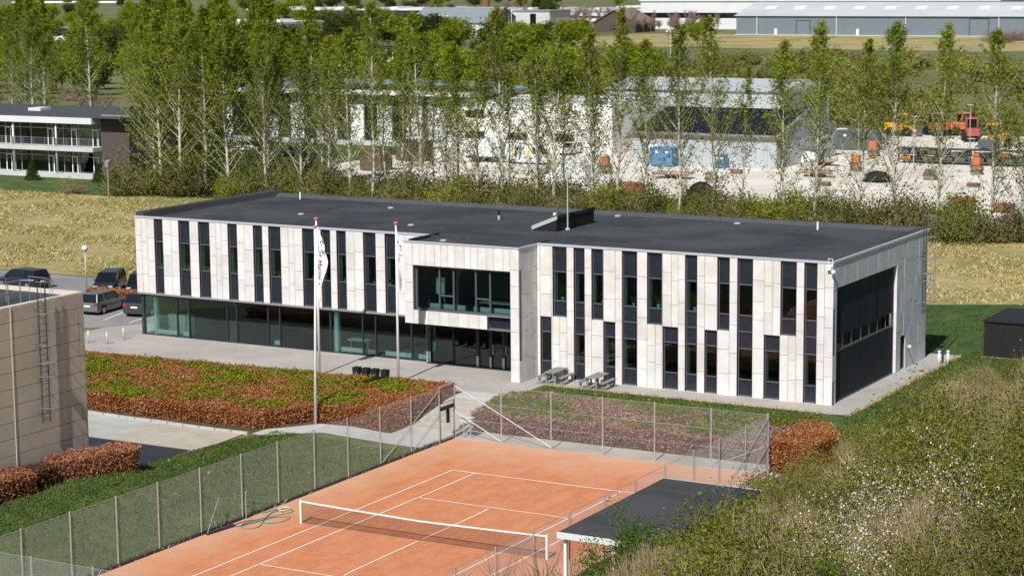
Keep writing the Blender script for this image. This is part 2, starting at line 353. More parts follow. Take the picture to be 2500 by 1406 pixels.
# ------------------------------------------------------------------ ground
def hgt(x, y):
    x = np.asarray(x, float); y = np.asarray(y, float)
    bx = .3*(1-sst(-17, -10, x))
    xc = np.interp(y, [-1,.27,2.7,6,9.5,13.15], [-15.6,-16.07,-16.5,-17.1,-17.7,-18.3]); zc = np.interp(y, [-1.5,.27,2.7,6,9.5,13.15], [1.8,1.5,1.3,1.0,.65,.3])
    t = np.clip((x+9.6)/(xc+9.6), 0, 1); east = zc*(.5*t+.5*t*t*(3-2*t))           # grass bank up to the beige hall
    west = .3+(zc-.3)*(1-sst(0, .9, xc-x)*sst(-1.9, -.9, y)); bank = np.where(x > xc, east, west)
    bx = np.where(x < -9.3, bx*sst(11.5, 14, y)+bank*(1-sst(11.5, 14, y)), bx)
    y0 = 19.3-4.8*(1-sst(-15, -11.5, x))
    xe = 13.5-3.7*sst(5, 9, y); e = .9*sst(0, 5, np.asarray(x, float)-xe)
    n = sst(0, 1, (np.asarray(y, float)-y0)/(24.6-y0)); base = bx+e
    return base+(1-base)*n
def terrain():
    xs = [-7000,-3000,-1500,-800,-450,-260,-160,-110,-80]+list(range(-66,47))+[60,90,160,300,800,2000,7000]
    ys = [-7000,-2000,-500,-200,-100,-60]+list(range(-40,41))+[50,70,100,160,300,700,1500,3000,8000]
    X, Y = np.meshgrid(xs, ys); Z = hgt(X, Y); V = np.stack([X,Y,Z], -1).reshape(-1,3); nx = len(xs)
    i = np.arange(len(ys)-1)[:,None]*nx+np.arange(nx-1)[None,:]; F = np.stack([i, i+1, i+nx+1, i+nx], -1).reshape(-1,4)
    o = link('ground', fast_mesh('ground', V, F), 'meadow'); o['kind'] = 'structure'
terrain()
def sheet(name, poly, m, dz, kind='structure', parent=None, cut=True):
    bm = bmesh.new(); bm.faces.new([bm.verts.new((x, y, 0)) for x, y in poly])
    if cut:
        xs = [p[0] for p in poly]; ys = [p[1] for p in poly]
        for axis, lo, hi, a, b in ((0, min(xs), max(xs), -66, 46), (1, min(ys), max(ys), -40, 40)):
            for k in range(max(math.floor(lo)+1, a), min(math.ceil(hi), b+1)):
                co = (k,0,0) if axis == 0 else (0,k,0); no = (1,0,0) if axis == 0 else (0,1,0)
                bmesh.ops.bisect_plane(bm, geom=bm.verts[:]+bm.edges[:]+bm.faces[:], plane_co=co, plane_no=no)
    for v in bm.verts: v.co.z = float(hgt(v.co.x, v.co.y))+dz
    bmesh.ops.recalc_face_normals(bm, faces=bm.faces)
    for f in bm.faces:
        if f.normal.z < 0: f.normal_flip()
    me = bpy.data.meshes.new(name); bm.to_mesh(me); bm.free(); o = link(name, me, m, parent)
    if kind and not parent: o['kind'] = kind
    return o
R = lambda x0,y0,x1,y1: [(x0,y0),(x1,y0),(x1,y1),(x0,y1)]
court = sheet('tennis_court', R(-9.15,-18.2,9.1,18.15), 'clay', .02)
sheet('gravel_strip', R(-9.3,18.15,9.6,20.0), 'gravel', .024)
sheet('lawn', [(-9.15,-38),(-9.15,15.4),(-15.6,15.0),(-18.15,12.9),(-18.0,9.5),(-17.4,6),(-16.8,2.7),(-16.3,.3),(-16.6,-.9),(-17.98,-1.1),(-17.98,-38)], 'lawn', .03)
sheet('garden_path', [(-9.3,15.38),(-9.3,25.2),(-12.6,25.2),(-12.6,17.2),(-16.8,16.4),(-18.8,14.2),(-18.8,12.9),(-18.2,12.78),(-15.6,14.98)], 'concrete', .036)
sheet('yard_apron', R(-45,-1.0,-25.0,13.4), 'concrete', .032)
sheet('paved_apron', [(-25.0,-1.0),(-17.3,-1.0),(-17.2,.3),(-17.7,2.7),(-18.3,6),(-18.9,9.5),(-19.2,12.75),(-18.8,12.9),(-25.0,13.4)], 'paving_beige', .034)
sheet('planting_bed', [(-46,13.4),(-25,13.1),(-18.8,13.0),(-18.8,14.2),(-16.8,16.4),(-12.4,17.2),(-12.4,25.6),(-46,25.6)], 'soil', .02)
sheet('planting_bed', R(-9.6,19.6,9.4,25.4), 'soil', .022)
sheet('terrace_paving', [(-46,24.9),(-9.4,24.9),(-9.4,28.6),(8.3,28.75),(9.4,28.9),(9.3,48.6),(7.4,48.6),(7.4,46),(-46,46)], 'paving', .028)
sheet('lawn_strip', [(-9.2,25.0),(8.4,24.4),(9.6,28.6),(8.3,28.72),(-1.5,28.65),(-2.2,28.2),(-9.2,28.5)], 'lawn', .035)
sheet('side_lawn', [(8.4,20.2),(46,20.2),(60,70),(60,71),(7.0,69.8),(1.6,67),(-30,64),(-30,47.6),(7.3,47.6),(7.3,48.7),(9.32,48.7),(9.42,28.9),(9.6,28.62)], 'lawn_fresh', .030)
sheet('rough_field', [(-175,52),(-82,51),(-44,51),(-44,48),(-30,48),(-30,64),(1.6,67),(7,69.8),(60,71),(90,104),(-175,101)], 'dry_grass', .02, cut=False)
sheet('car_park', [(-95,31.9),(-46.5,31.9),(-43.4,36.6),(-43.4,50.5),(-95,50.5)], 'asphalt', .040, cut=False)
sheet('tree_belt_soil', R(-175,101,90,116), 'soil', .015, cut=False)
sheet('gravel_yard', [(-101,116),(60,116),(70,235),(-101,205)], 'yard', .02, cut=False)
sheet('west_lawn', R(-215,99,-101,196), 'lawn', .022, cut=False)
sheet('access_road', [(-300,205),(-101,205),(-101,213),(-300,222)], 'road', .03, cut=False)
sheet('far_road', [(-700,318),(-200,430),(-60,560),(-66,566),(-206,438),(-700,327)], 'road', .03, cut=False)
sheet('warehouse_meadow', [(-300,520),(60,500),(60,634),(-300,640)], 'dry_grass', .02, cut=False)
# car-park markings, kerbs
for i, (a, b) in enumerate(zip([(-50.2,34.9),(-47.9,34.9),(-45.6,34.9)], [(-52.4,40.6),(-49.6,40.6),(-46.6,40.6)])):
    d = (Vector((b[0],b[1]))-Vector((a[0],a[1]))).normalized(); n = Vector((-d.y, d.x))*.06
    me = MB().add([(a[0]-n.x,a[1]-n.y,1.046),(b[0]-n.x,b[1]-n.y,1.046),(b[0]+n.x,b[1]+n.y,1.046),(a[0]+n.x,a[1]+n.y,1.046)], [(0,1,2,3)])
    me.build('parking_line', 'line_white')['kind'] = 'structure'
def kerb(path, w=.18, hz=.12, seg=1.2):
    """a run of kerb stones, each stone a part"""
    t = thing('kerb', 'pale concrete kerb of separate stones along the foot of the big beech bed', 'kerb', (path[0][0], path[0][1], float(hgt(*path[0]))))
    for (x0,y0),(x1,y1) in zip(path, path[1:]):
        L = math.hypot(x1-x0, y1-y0); n = max(1, round(L/seg))
        for k in range(n):
            a, b = k/n+.006, (k+1)/n-.006
            p = (x0+(x1-x0)*a, y0+(y1-y0)*a); q = (x0+(x1-x0)*b, y0+(y1-y0)*b)
            MB().bar((p[0],p[1],float(hgt(*p))+.04), (q[0],q[1],float(hgt(*q))+.04), w, hz+.08).build('kerb_stone', 'kerbstone', t)
kerb([(-36,13.6),(-30.4,13.1),(-24.4,12.75),(-18.9,12.75)])
def court_lines():
    rs = np.random.RandomState(3)
    def line(p, q, w=.075, hook=0):
        n = 14; a, b = np.array(p, float), np.array(q, float); d = (b-a)/np.linalg.norm(b-a); nn = np.array([-d[1], d[0]]); V = []
        off = np.cumsum(rs.normal(size=n+1))*.006
        if hook: off[-2:] += hook*np.array([.4, 1.])
        for i in range(n+1):
            c = a+(b-a)*i/n+nn*off[i]; z = .032
            V += [(*(c-nn*w/2), z), (*(c+nn*w/2), z)]
        me = MB().add(V, [(2*i, 2*i+2, 2*i+3, 2*i+1) for i in range(n)]); me.build('court_line', 'line_white', court)
    D, S, B, T = 5.485, 4.115, 11.885, 6.4
    for sx in (-1, 1):
        line((sx*D,-B),(sx*D,B)); line((sx*S,-B),(sx*S,B-.06), hook=.09)
    for sy in (-1, 1):
        line((-D,sy*B),(D,sy*B), .09, .12); line((-S,sy*T),(S,sy*T), .075, -.1)
        line((0,sy*.2),(0,sy*(T-.3)), .075, .05)
court_lines()

# ------------------------------------------------------------------ the office building
ZB, ZT = 1.0, 9.0
bld = thing('office_building', 'two-storey office building clad in white stone panels, with flat dark roof', 'building', (-11, 31, 1))
PANELS = []
def subtract(x0, x1, z0, z1, ops):
    """rectangle minus openings -> list of solid rectangles"""
    xs = sorted({x0, x1, *[v for o in ops for v in (o[0], o[1]) if x0 < v < x1]}); cols = []
    for a, b in zip(xs, xs[1:]):
        cuts = sorted((max(o[2], z0), min(o[3], z1)) for o in ops if o[0] < b-1e-6 and o[1] > a+1e-6 and o[3] > z0 and o[2] < z1)
        z = z0; segs = []
        for lo, hi in cuts:
            if lo > z+1e-6: segs.append((z, lo))
            z = max(z, hi)
        if z < z1-1e-6: segs.append((z, z1))
        cols.append([a, b, tuple(segs)])
    out = []
    for c in cols:                       # merge neighbours with the same segments
        if out and out[-1][2] == c[2]: out[-1][1] = c[1]
        else: out.append(c)
    return [(a, b, lo, hi) for a, b, segs in out for lo, hi in segs]
def tile(rect, put, rs, wmin=.38, wmax=.72, hmin=1.05, hmax=1.75, gap=.011):
    a, b, lo, hi = rect; W = b-a
    n = max(1, round(W/rs.uniform(.5,.62))) if W > wmax else 1
    ws = rs.uniform(.75, 1.25, n); ws = ws/ws.sum()*W; x = a
    for w in ws:
        H = hi-lo; k = max(1, round(H/1.38)); hs = rs.uniform(.7, 1.3, k); hs = hs/hs.sum()*H; z = lo
        for hh in hs:
            put(x+gap, x+w-gap, z+gap, z+hh-gap); z += hh
        x += w
rsp = np.random.RandomState(5)
def front_wall(x0, x1, y, z0, z1, ops, wallname='wall'):
    mb = MB()
    for r in subtract(x0, x1, z0, z1, ops):
        mb.box(r[0]+.002, y+.05, r[2]+.002, r[1]-.002, y+.30, r[3]-.002)
        tile(r, lambda a,b,c,d: PANELS.append((a, b, y, c, d)), rsp)
    return mb.build(wallname, 'wall_back', bld, fix=False)
WIN = []
def window(x0, x1, y, levels, kinds, deep=.13):
    """levels: z from the top down; kinds: spandrel s, clear glass g, per field"""
    t = .045; fr = MB(); z1, z0 = levels[0], levels[-1]; yf = y+deep
    fr.box(x0+.03, yf, z0, x0+.03+t, yf+.09, z1).box(x1-.03-t, yf, z0, x1-.03, yf+.09, z1)
    for i, z in enumerate(levels):
        hh = .032
        zz = min(max(z, z0+hh), z1-hh); fr.box(x0+.03+t, yf-.02, zz-hh, x1-.03-t, yf+.088, zz+hh)
    w = fr.build('window', 'frame_grey', bld, fix=False)
    mb = MB()
    for a in (x0, x1-.03): mb.box(a, y+.012, z0, a+.03, yf+.2, z1)
    mb.build('reveal', 'reveal', w, fix=False)
    for i, k in enumerate(kinds):
        a, b = levels[i+1]+.03, levels[i]-.03
        if k == 's': box('spandrel', 'spandrel', w, x0+.07, yf+.03, a, x1-.07, yf+.06, b)
        else:
            box('pane', 'glass' if k == 'g' else 'glass_dark', w, x0+.07, yf+.035, a, x1-.07, yf+.045, b)
            box('inner_jamb', 'radiator', w, x0+.05, yf+.10, a, x0+.075, yf+.40, b); box('inner_jamb', 'radiator', w, x1-.075, yf+.10, a, x1-.05, yf+.40, b)
            box('inner_sill', 'interior', w, x0+.07, yf+.10, a-.03, x1-.07, yf+.42, a+.01)
            if k == 'b':      # lowered fabric blind behind the pane
                box('blind', 'interior_dark', w, x0+.09, yf+.12, a+.02+(b-a)*rsp.uniform(.0,.35), x1-.09, yf+.13, b)
    WIN.append(w); return w
L7 = [8.93, 7.43, 5.68, 4.76, 3.79, 2.02, 1.06]
RW = [(-9.90,-8.96,'U','sgs'),(-10.74,-10.0,'L','sbs'),(-8.49,-7.77,'F','sgssgs'),(-7.32,-6.56,'U','sgs'),(-6.53,-5.77,'L','sgs'),(-5.33,-4.36,'F','sgssgs'),
      (-3.72,-2.77,'U','sgs'),(-2.72,-1.75,'L','sbs'),(-1.32,-.57,'F','sgssgs'),(.69,1.43,'U','sbs'),(-.10,.67,'L','sbs'),(1.90,2.84,'F','sbssbs'),
      (4.50,5.45,'U','sbs'),(3.53,4.49,'L','sgs'),(5.90,6.66,'F','sbssgs')]
YR, YL, YT = 30.8, 31.6, 28.6
lv = {'U': L7[:4], 'L': [4.70]+L7[4:], 'F': L7}
opsR = [(a, b, lv[k][-1], lv[k][0]) for a, b, k, _ in RW]
front_wall(-10.95, 7.6, YR, 1.02, 8.93, opsR)
for a, b, k, kk in RW: window(a, b, YR, lv[k], kk)
LW = [(-40.40,-39.68),(-38.36,-37.44),(-36.72,-35.80),(-34.32,-33.57),(-32.28,-31.55),(-31.06,-30.11),(-28.42,-27.51),(-26.98,-26.27),(-25.79,-25.08),(-23.78,-22.85),(-22.17,-21.34)]
LL = [8.93, 7.41, 5.65, 3.92]
front_wall(-42.0, -18.85, YL, 3.90, 8.93, [(a, b, 3.92, 8.93) for a, b in LW])
for a, b in LW: window(a, b, YL, LL, 'sgs')
# west end wall, back wall, upper floor edge
MB().box(-41.95, YL+.31, 3.9, -41.7, 47.3, 8.9).box(-41.9, 33.2, 1.0, -41.7, 47.3, 3.9).build('wall', 'wall_back', bld, fix=False)
MB().box(-41.7, 47.05, 1.0, 7.3, 47.3, 8.9).build('wall', 'wall_back', bld, fix=False)
# entrance block: front with a deep window, a solid pier on the right, overhang on the left
opT = [(-18.24,-11.53,4.86,7.58), (-13.12,-11.53,4.05,4.87)]
mb = MB()
for r in subtract(-18.85, -10.95, 4.03, 8.93, opT):
    mb.box(r[0], YT+.05, r[2], r[1], YT+.30, r[3]); tile(r, lambda a,b,c,d: PANELS.append((a, b, YT, c, d)), rsp)
r = (-11.53, -10.95, 1.03, 4.028); mb.box(r[0], YT+.05, r[2], r[1], YT+.30, r[3]); tile(r, lambda a,b,c,d: PANELS.append((a, b, YT, c, d)), rsp)
mb.box(-18.8, YT+.31, 4.03, -18.5, YL+.2, 8.9)                      # block's left side wall
mb.build('wall', 'wall_back', bld, fix=False)
MB().box(-18.5, YT+.31, 4.0, -13.15, 33.2, 4.3).box(-13.15, YT+.32, 4.0, -11.56, 33.2, 4.28).box(-18.5, YT+.3, 7.75, -11.2, 33.2, 8.0).build('entrance_ceiling', 'interior', bld, fix=False)
MB().box(-11.5, YT+.31, 1.03, -11.25, 33.2, 8.9).build('wall', 'wall_back', bld, fix=False)
# side faces that look to +x: the block's flank and the east end wall
SIDEP = []
rsx = np.random.RandomState(9)
MB().box(-11.24, YT+.06, 1.03, -11.0, YR+.04, 8.93).build('wall', 'wall_back', bld, fix=False)
tile((YT+.01, YR-.01, 1.03, 8.93), lambda a,b,c,d: SIDEP.append((-10.95, a, b, c, d)), rsx)
opE = [(31.4,41.35,1.04,7.52), (42.2,43.05,1.02,3.1)]
mb = MB()
for r in subtract(30.82, 46.9, 1.02, 8.93, opE):
    mb.box(7.3, r[0]+.04, r[2], 7.55, r[1], r[3]); tile(r, lambda a,b,c,d: SIDEP.append((7.6, a, b, c, d)), rsx, hmin=1)
mb.build('wall', 'wall_back', bld, fix=False)
fixed_meshes = {}
def panel_obj(a, b, y, c, d, rs=random.Random(3)):
    pr = rs.uniform(-.004, .004)
    return MB().box(a, y+pr, c, b, y+.045, d).build('panel', 'panel', bld, fix=False)
for q in PANELS[:300]: panel_obj(*q)
mb = MB()
for a, b, y, c, d in PANELS[300:]: mb.box(a, y+rnd.uniform(-.004,.004), c, b, y+.045, d)
if PANELS[300:]: mb.build('panels', 'panel', bld, fix=False)['kind'] = 'stuff'
for east, m_ in ((True,'panel_shaded'),(False,'panel')):
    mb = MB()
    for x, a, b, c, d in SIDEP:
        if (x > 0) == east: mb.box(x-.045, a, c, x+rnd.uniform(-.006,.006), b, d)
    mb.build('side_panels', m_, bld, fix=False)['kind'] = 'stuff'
# ground-floor glazing of the west wing and entrance
YG = 31.85
g = MB(); posts = [-38.88,-37.88,-34.73,-33.94,-31.43,-30.49,-26.56,-24.09,-23.12,-20.45,-17.42]
glz = MB().box(-41.88, YG-.03, 1.02, -41.66, YG+.2, 3.9).box(-41.66, YG, 3.66, -19.38, YG+.1, 3.9).box(-19.0, YG, 3.66, -11.55, YG+.1, 4.0).box(-41.66, YG-.01, 1.02, -11.55, YG+.1, 1.09)
for x in posts: glz.box(x-.035, YG-.04, 1.09, x+.035, YG+.1, 3.66)
glazing = glz.build('glazing_frame', 'frame_dark', bld, fix=False)
xs = [-41.66]+posts[:10]+[-19.38]
for i, (a, b) in enumerate(zip(xs, xs[1:])): box('pane', 'glass_dark' if i in (2,4,6) else 'glass_clear', glazing, a+.036, YG+.03, 1.1, b-.036, YG+.04, 3.65)
xs = [-19.0, -17.42, -15.78, -14.85, -13.95, -13.42]
for i, (a, b) in enumerate(zip(xs, xs[1:])): box('pane', 'glass_dark', glazing, a+.05, YG+.03, 1.1, b-.05, YG+.04, 3.65)
box('pane', 'glass_dark', glazing, -13.3, YG+.03, 1.1, -11.56, YG+.04, 3.65)
for a, b in ((-19.36,-19.02),(-15.78,-15.57),(-14.85,-14.67),(-13.95,-13.75)):
    box('door_jamb', 'frame_dark', glazing, a, YG-.06, 1.09, b, YG+.12, 3.66); box('kick_plate', 'metal_light', glazing, a+.02, YG-.075, 1.05, b-.02, YG-.061, 1.72)
for x in (-14.56, -13.66): MB().tube([(x,YG-.12,1.9),(x,YG-.12,2.5)], .02, 6).tube([(x,YG-.12,1.95),(x,YG,1.95)], .015, 5).tube([(x,YG-.12,2.45),(x,YG,2.45)], .015, 5).build('door_handle', 'metal_light', glazing)
MB().box(-42.0, YL+.02, 3.80, -18.9, YL+.3, 3.898).build('soffit', 'metal_grey', bld, fix=False)
# entrance block window
tw = MB(); yt = YT+.28
tw.box(-18.22, yt, 4.86, -18.10, yt+.12, 7.56).box(-11.62, yt, 4.88, -11.54, yt+.12, 7.56).box(-18.1, yt, 7.46, -11.62, yt+.12, 7.56).box(-18.1, yt, 4.88, -11.62, yt+.12, 4.97)
for x in (-16.54,-15.56,-14.02,-13.05): tw.box(x-.045, yt-.02, 4.97, x+.045, yt+.1, 7.46)
tw.box(-16.5, yt, 5.77, -15.6, yt+.1, 5.85).box(-13.98, yt, 5.75, -13.09, yt+.1, 5.83).box(-13.1, yt, 4.05, -11.55, yt+.1, 4.13)
twin = tw.build('window', 'frame_grey', bld, fix=False); twin['label'] = 'wide five-part window of the entrance block'
for a, b in ((-18.1,-16.585),(-16.495,-15.605),(-15.515,-14.065),(-13.975,-13.095),(-13.005,-11.62)): box('pane', 'glass', twin, a, yt+.05, 4.98, b, yt+.06, 7.45)
box('spandrel', 'spandrel', twin, -13.08, yt+.02, 4.14, -11.56, yt+.06, 4.87)
MB().box(-18.25, YT+.02, 4.83, -11.53, YT+.28, 4.858).build('sill', 'metal_grey', bld, fix=False)
# interior: floors, ceilings, back partitions
MB().box(-41.6, YG+.2, 1.03, 7.2, 46.9, 1.05).build('floor', 'interior_floor', bld, fix=False)
MB().box(-41.6, YL+.35, 3.7, -18.9, 40, 4.05).box(-11.2, YR+.35, 4.2, 7.25, 40, 4.6).box(-18.4, YT+.4, 4.55, -11.6, 36, 4.6).build('floor_slab', 'interior', bld, fix=False)
MB().box(-41.6, 37.5, 1.05, 7.2, 37.6, 8.8).build('partition', 'interior', bld, fix=False)
for x in (-36.8,-33.0,-29.3,-24.6,-20.4,-8.7,-5.6,-3.9,-1.5,.0,1.7,3.2,5.7): MB().box(x-.05, 31.96, 4.62 if x > -12 else 4.06, x+.05, 37.5, 8.8).build('partition', 'interior', bld, fix=False)
MB().box(-41.1, 32.15, 1.05, -40.85, 32.4, 3.7).box(-26.45, 32.1, 1.05, -26.15, 32.35, 3.7).build('column', 'radiator', bld, fix=False)
# roof
roof = MB().box(-41.9, YL+.1, 8.78, 7.45, 47.2, 8.90).box(-18.75, YT+.1, 8.781, -11.05, YL+.09, 8.899).box(-11.0, YR+.1, 8.782, 7.44, YL+.095, 8.898).build('roof', 'felt', bld, fix=False)
fe = MB()
fe.box(-42.04, YL-.03, 8.935, -18.9, YL+.14, 9.06).box(-18.9, YT-.03, 8.935, -10.92, YT+.14, 9.03).box(-10.92, YR-.03, 8.936, 7.64, YR+.14, 9.06).box(-11.05, YT+.14, 8.937, -10.91, YR-.03, 9.028).box(7.48, YR+.14, 8.937, 7.64, 47.3, 9.06)
fe.build('roof_edge', 'metal_light', roof, fix=False)
MB().extr([(-42.04,8.9),(-41.3,8.9),(-41.45,9.28),(-42.04,9.3)], 'y', YL+.16, 47.3).build('upstand', 'felt', roof)
MB().extr([(46.5,8.9),(47.3,8.9),(47.3,9.1),(46.9,9.1)], 'x', -41.3, 7.4).build('upstand', 'felt_light', roof)
MB().rings([[(7.47,y,8.9),(7.47,y,9.06),(7.4-w,y,9.06),(6.9-w,y,8.9)] for y, w in ((30.95,.0),(33,.35),(37,.55),(42,.3),(46.9,.5))]).build('upstand', 'felt', roof)
MB().box(-18.7, YT+.3, 8.9, -18.55, YL+.6, 9.10).box(-18.55, YL-.4, 8.901, -16.2, YL-.3, 9.08).build('upstand', 'felt', roof)
mb = MB()                                                            # felt lap seams
for y in np.arange(33.0, 46.4, 1.0): mb.box(-41.2, y-.02, 8.9, 6.3, y+.02, 8.907)
mb.build('felt_seams', 'felt_light', roof, fix=False)['kind'] = 'stuff'
# roof hatch with sloping top
h = MB().rings([[(-14.64,37,8.9),(-12.96,37,8.9),(-12.96,37,9.72),(-14.64,37,9.0)], [(-14.64,42.1,8.9),(-12.96,42.1,8.9),(-12.96,42.1,9.72),(-14.64,42.1,9.0)]]).build('roof_hatch', 'black_paint', roof)
MB().rings([[(-14.7,36.96,8.95),(-12.9,36.96,9.67),(-12.9,36.96,9.92),(-14.7,36.96,9.2)], [(-14.7,37.02,8.95),(-12.9,37.02,9.67),(-12.9,37.02,9.92),(-14.7,37.02,9.2)]]).build('hatch_trim', 'metal_light', roof)
MB().rings([[(-14.66,37.02,9.02),(-12.92,37.02,9.74),(-12.92,37.02,9.93),(-14.66,37.02,9.21)], [(-14.66,42.2,9.02),(-12.92,42.2,9.74),(-12.92,42.2,9.93),(-14.66,42.2,9.21)]]).build('hatch_cover', 'felt', roof)
for x, y, hh in ((-38.56,45.77,.5),(1.2,44.9,.5)): MB().tube([(x,y,8.9),(x,y,8.9+hh)], .06, 8).build('vent_pipe', 'white_paint', roof)
MB().tube([(-19.44,41.12,8.9),(-19.44,41.12,9.2)], .09, 8).build('vent_pipe', 'metal_light', roof); MB().tube([(-19.44,41.12,9.2),(-19.44,41.12,9.5)], .1, 8).build('vent_cowl', 'black_paint', roof)
for x, y in ((-29.5,43.7),(-13.2,46.0),(-17.1,30.3),(-4.5,45.6),(-23,36),(-33,38)): MB().lathe((x,y,8.9), [(.22,0),(.22,.06),(.1,.09)], 10).build('roof_drain', 'metal_light', roof)
m_ = thing('roof_mast', 'thin pale antenna mast rising beside the roof hatch', 'mast', (-12.8, 38.2, 8.9))
MB().tube([(-12.8,38.2,8.9),(-12.8,38.2,12.5)], [.05,.035], 6).build('pole', 'metal_light', m_); MB().lathe((-12.8,38.2,8.9), [(.16,0),(.16,.1),(.06,.14)], 8).build('foot', 'metal_light', m_)
MB().tube([(-13.0,38.0,8.9),(-13.0,38.0,9.8)], .04, 6).build('stay', 'metal_light', m_)
c_ = thing('roof_camera', 'white security camera on the roof hatch corner', 'camera', (-13.0, 37.0, 9.95)); MB().box(-13.1,36.85,9.95,-12.95,37.1,10.1).build('body', 'white_paint', c_); MB().tube([(-12.98,37.2,9.92),(-12.98,37.25,10.3),(-12.9,37.5,10.42)], .012, 5).build('cable', 'ink', c_)
# east end: screens, glass slot, door
E_ = MB(); E_.box(7.36, 31.42, 1.06, 7.44, 31.5, 7.5).box(7.36, 41.25, 1.06, 7.44, 41.33, 7.5).box(7.36, 31.5, 7.42, 7.44, 41.25, 7.5).box(7.34, 31.5, 3.86, 7.46, 41.25, 3.98).box(7.36, 31.5, 1.06, 7.44, 41.25, 1.12)
for y in (32.9,34.3,35.8,37.2,38.6,40.0): E_.box(7.37, y-.03, 3.98, 7.42, y+.03, 4.75)
ew = E_.build('window', 'frame_grey', bld, fix=False); ew['label'] = 'tall east window behind dark roller screens'
def roller(y0, y1, z0, z1, ph):
    ring = []; n = 24
    V, F = [], []
    for i in range(n+1):
        y = y0+(y1-y0)*i/n; x = 7.44+.02*math.sin(i*1.1+ph)+.012*math.sin(i*2.7+ph)
        V += [(x, y, z0), (x*.4+7.45*.6, y, z1)]
    F = [(2*i, 2*i+2, 2*i+3, 2*i+1) for i in range(n)]
    o = MB().add(V, F).build('roller_screen', 'screen', ew, smooth=True)
for i, (a, b) in enumerate(((31.45,32.4),(32.42,35.3),(35.32,38.3),(38.32,41.28))): roller(a, b, 4.72, 7.44, i); roller(a, b, 1.1, 3.9, i+5)
for i, (a, b) in enumerate(((31.5,32.87),(32.93,34.27),(34.33,35.77),(35.83,37.17),(37.23,38.57),(38.63,39.97),(40.03,41.25))): box('pane', 'glass_dark', ew, 7.38, a, 3.99, 7.39, b, 4.74)
MB().box(7.36, 41.335, 1.04, 7.62, 41.36, 7.52).build('reveal', 'panel', ew, fix=False)
d = MB().box(7.38, 42.22, 1.04, 7.46, 42.30, 3.08).box(7.38, 42.95, 1.04, 7.46, 43.03, 3.08).box(7.38, 42.3, 3.0, 7.46, 42.95, 3.08).box(7.38,42.3,1.04,7.46,42.95,1.14).build('door', 'frame_dark', bld, fix=False)
box('pane', 'glass_dark', d, 7.41, 42.31, 1.15, 7.42, 42.94, 2.99); MB().tube([(7.5,42.4,1.7),(7.5,42.4,2.3)], .015, 5).build('handle', 'metal_light', d)
MB().box(7.3, 42.1, 1.0, 8.0, 43.2, 1.06).build('door_step', 'concrete', bld, fix=False)
l = thing('wall_lamp', 'small round lamp on the grey east wall beside the door', 'lamp', (7.6, 43.5, 2.3)); MB().box(7.6,43.44,2.25,7.68,43.56,2.37).build('bracket', 'metal_light', l); MB().lathe((7.75,43.5,2.2), [(.03,0),(.09,.05),(.09,.16),(.04,.2)], 8).build('lamp_head', 'white_paint', l)
c_ = thing('security_camera', 'white dome camera under the roof corner of the east wall', 'camera', (7.5, 30.7, 8.8))
MB().tube([(7.3,30.78,8.98),(7.3,30.78,9.22),(7.62,30.6,9.22),(7.62,30.6,8.85)], .025, 5).build('bracket', 'white_paint', c_); MB().box(7.3,30.55,8.62,7.55,30.77,8.82).build('housing', 'white_paint', c_); MB().lathe((7.68,30.55,8.42), [(.04,0),(.12,.05),(.13,.15),(.06,.22)], 10).build('dome', 'white_paint', c_)

# radiators and other fittings seen through the glass
def radiator(x0, x1, y, z, label):
    t = thing('radiator', label, 'radiator', ((x0+x1)/2, y, z)); MB().box(x0, y, z+.09, x1, y+.16, z+.36).build('heater_body', 'radiator', t, fix=False)
    for x in (x0+.12, x1-.18): MB().box(x, y+.05, z-(.28 if z > 2 else 0), x+.05, y+.1, z+.089).build('foot', 'frame_dark', t, fix=False)
for i, (a, b) in enumerate(((-40.75,-39.0),(-38.6,-37.95),(-31.1,-30.5),(-25.9,-24.15),(-23.85,-23.2),(-22.55,-21.0),(-20.95,-20.5),(-20.1,-19.45))):
    radiator(a, b, 32.05, 1.05, 'pale low radiator behind ground floor glazing, number %s from the west corner' % ('one two three four five six seven eight'.split()[i]))
for i, (a, b) in enumerate(((-17.4,-16.6),(-16.45,-15.65),(-15.5,-14.95),(-14.35,-14.08),(-13.9,-13.1),(-12.95,-11.85))):
    radiator(a, b, 29.15, 4.88, 'pale radiator in the wide entrance block window, %s from its left edge' % ('first second third fourth fifth sixth'.split()[i]))
t = thing('whiteboard', 'flip-chart whiteboard on a stand in the wide entrance block window', 'whiteboard', (-16.9, 29.5, 4.6))
MB().bar((-16.95,29.5,5.75),(-16.55,29.9,5.7),.03,.0).build('tray', 'radiator', t); MB().rings([[(-17.15,29.45,5.8),(-16.75,29.8,5.75),(-16.75,29.85,6.75),(-17.15,29.5,6.8)],[(-17.13,29.42,5.8),(-16.73,29.77,5.75),(-16.73,29.82,6.75),(-17.13,29.47,6.8)]]).build('board', 'radiator', t); MB().tube([(-16.95,29.6,4.62),(-16.95,29.62,6.0)], .025, 5).tube([(-16.6,29.95,4.62),(-16.95,29.62,6.2)], .02, 5).build('stand', 'radiator', t)
t = thing('meeting_table', 'long meeting table upstairs behind the entrance block window', 'table', (-13.5, 30.6, 4.6)); MB().box(-14.6,30.2,5.3,-11.7,31.2,5.34).build('tabletop', 'cream', t)
for x in (-14.4,-11.9):
    for y in (30.3,31.1): MB().box(x-.03,y-.03,4.6,x+.03,y+.03,5.3).build('leg', 'frame_dark', t)
t = thing('cabinet', 'low cream cabinet run behind the westmost ground floor glass', 'cabinet', (-40, 33.2, 1.05))
for x in (-40.6,-39.85,-39.1): MB().box(x, 33.0, 1.05, x+.72, 33.5, 2.35).build('cabinet_door', 'cream', t, fix=False)
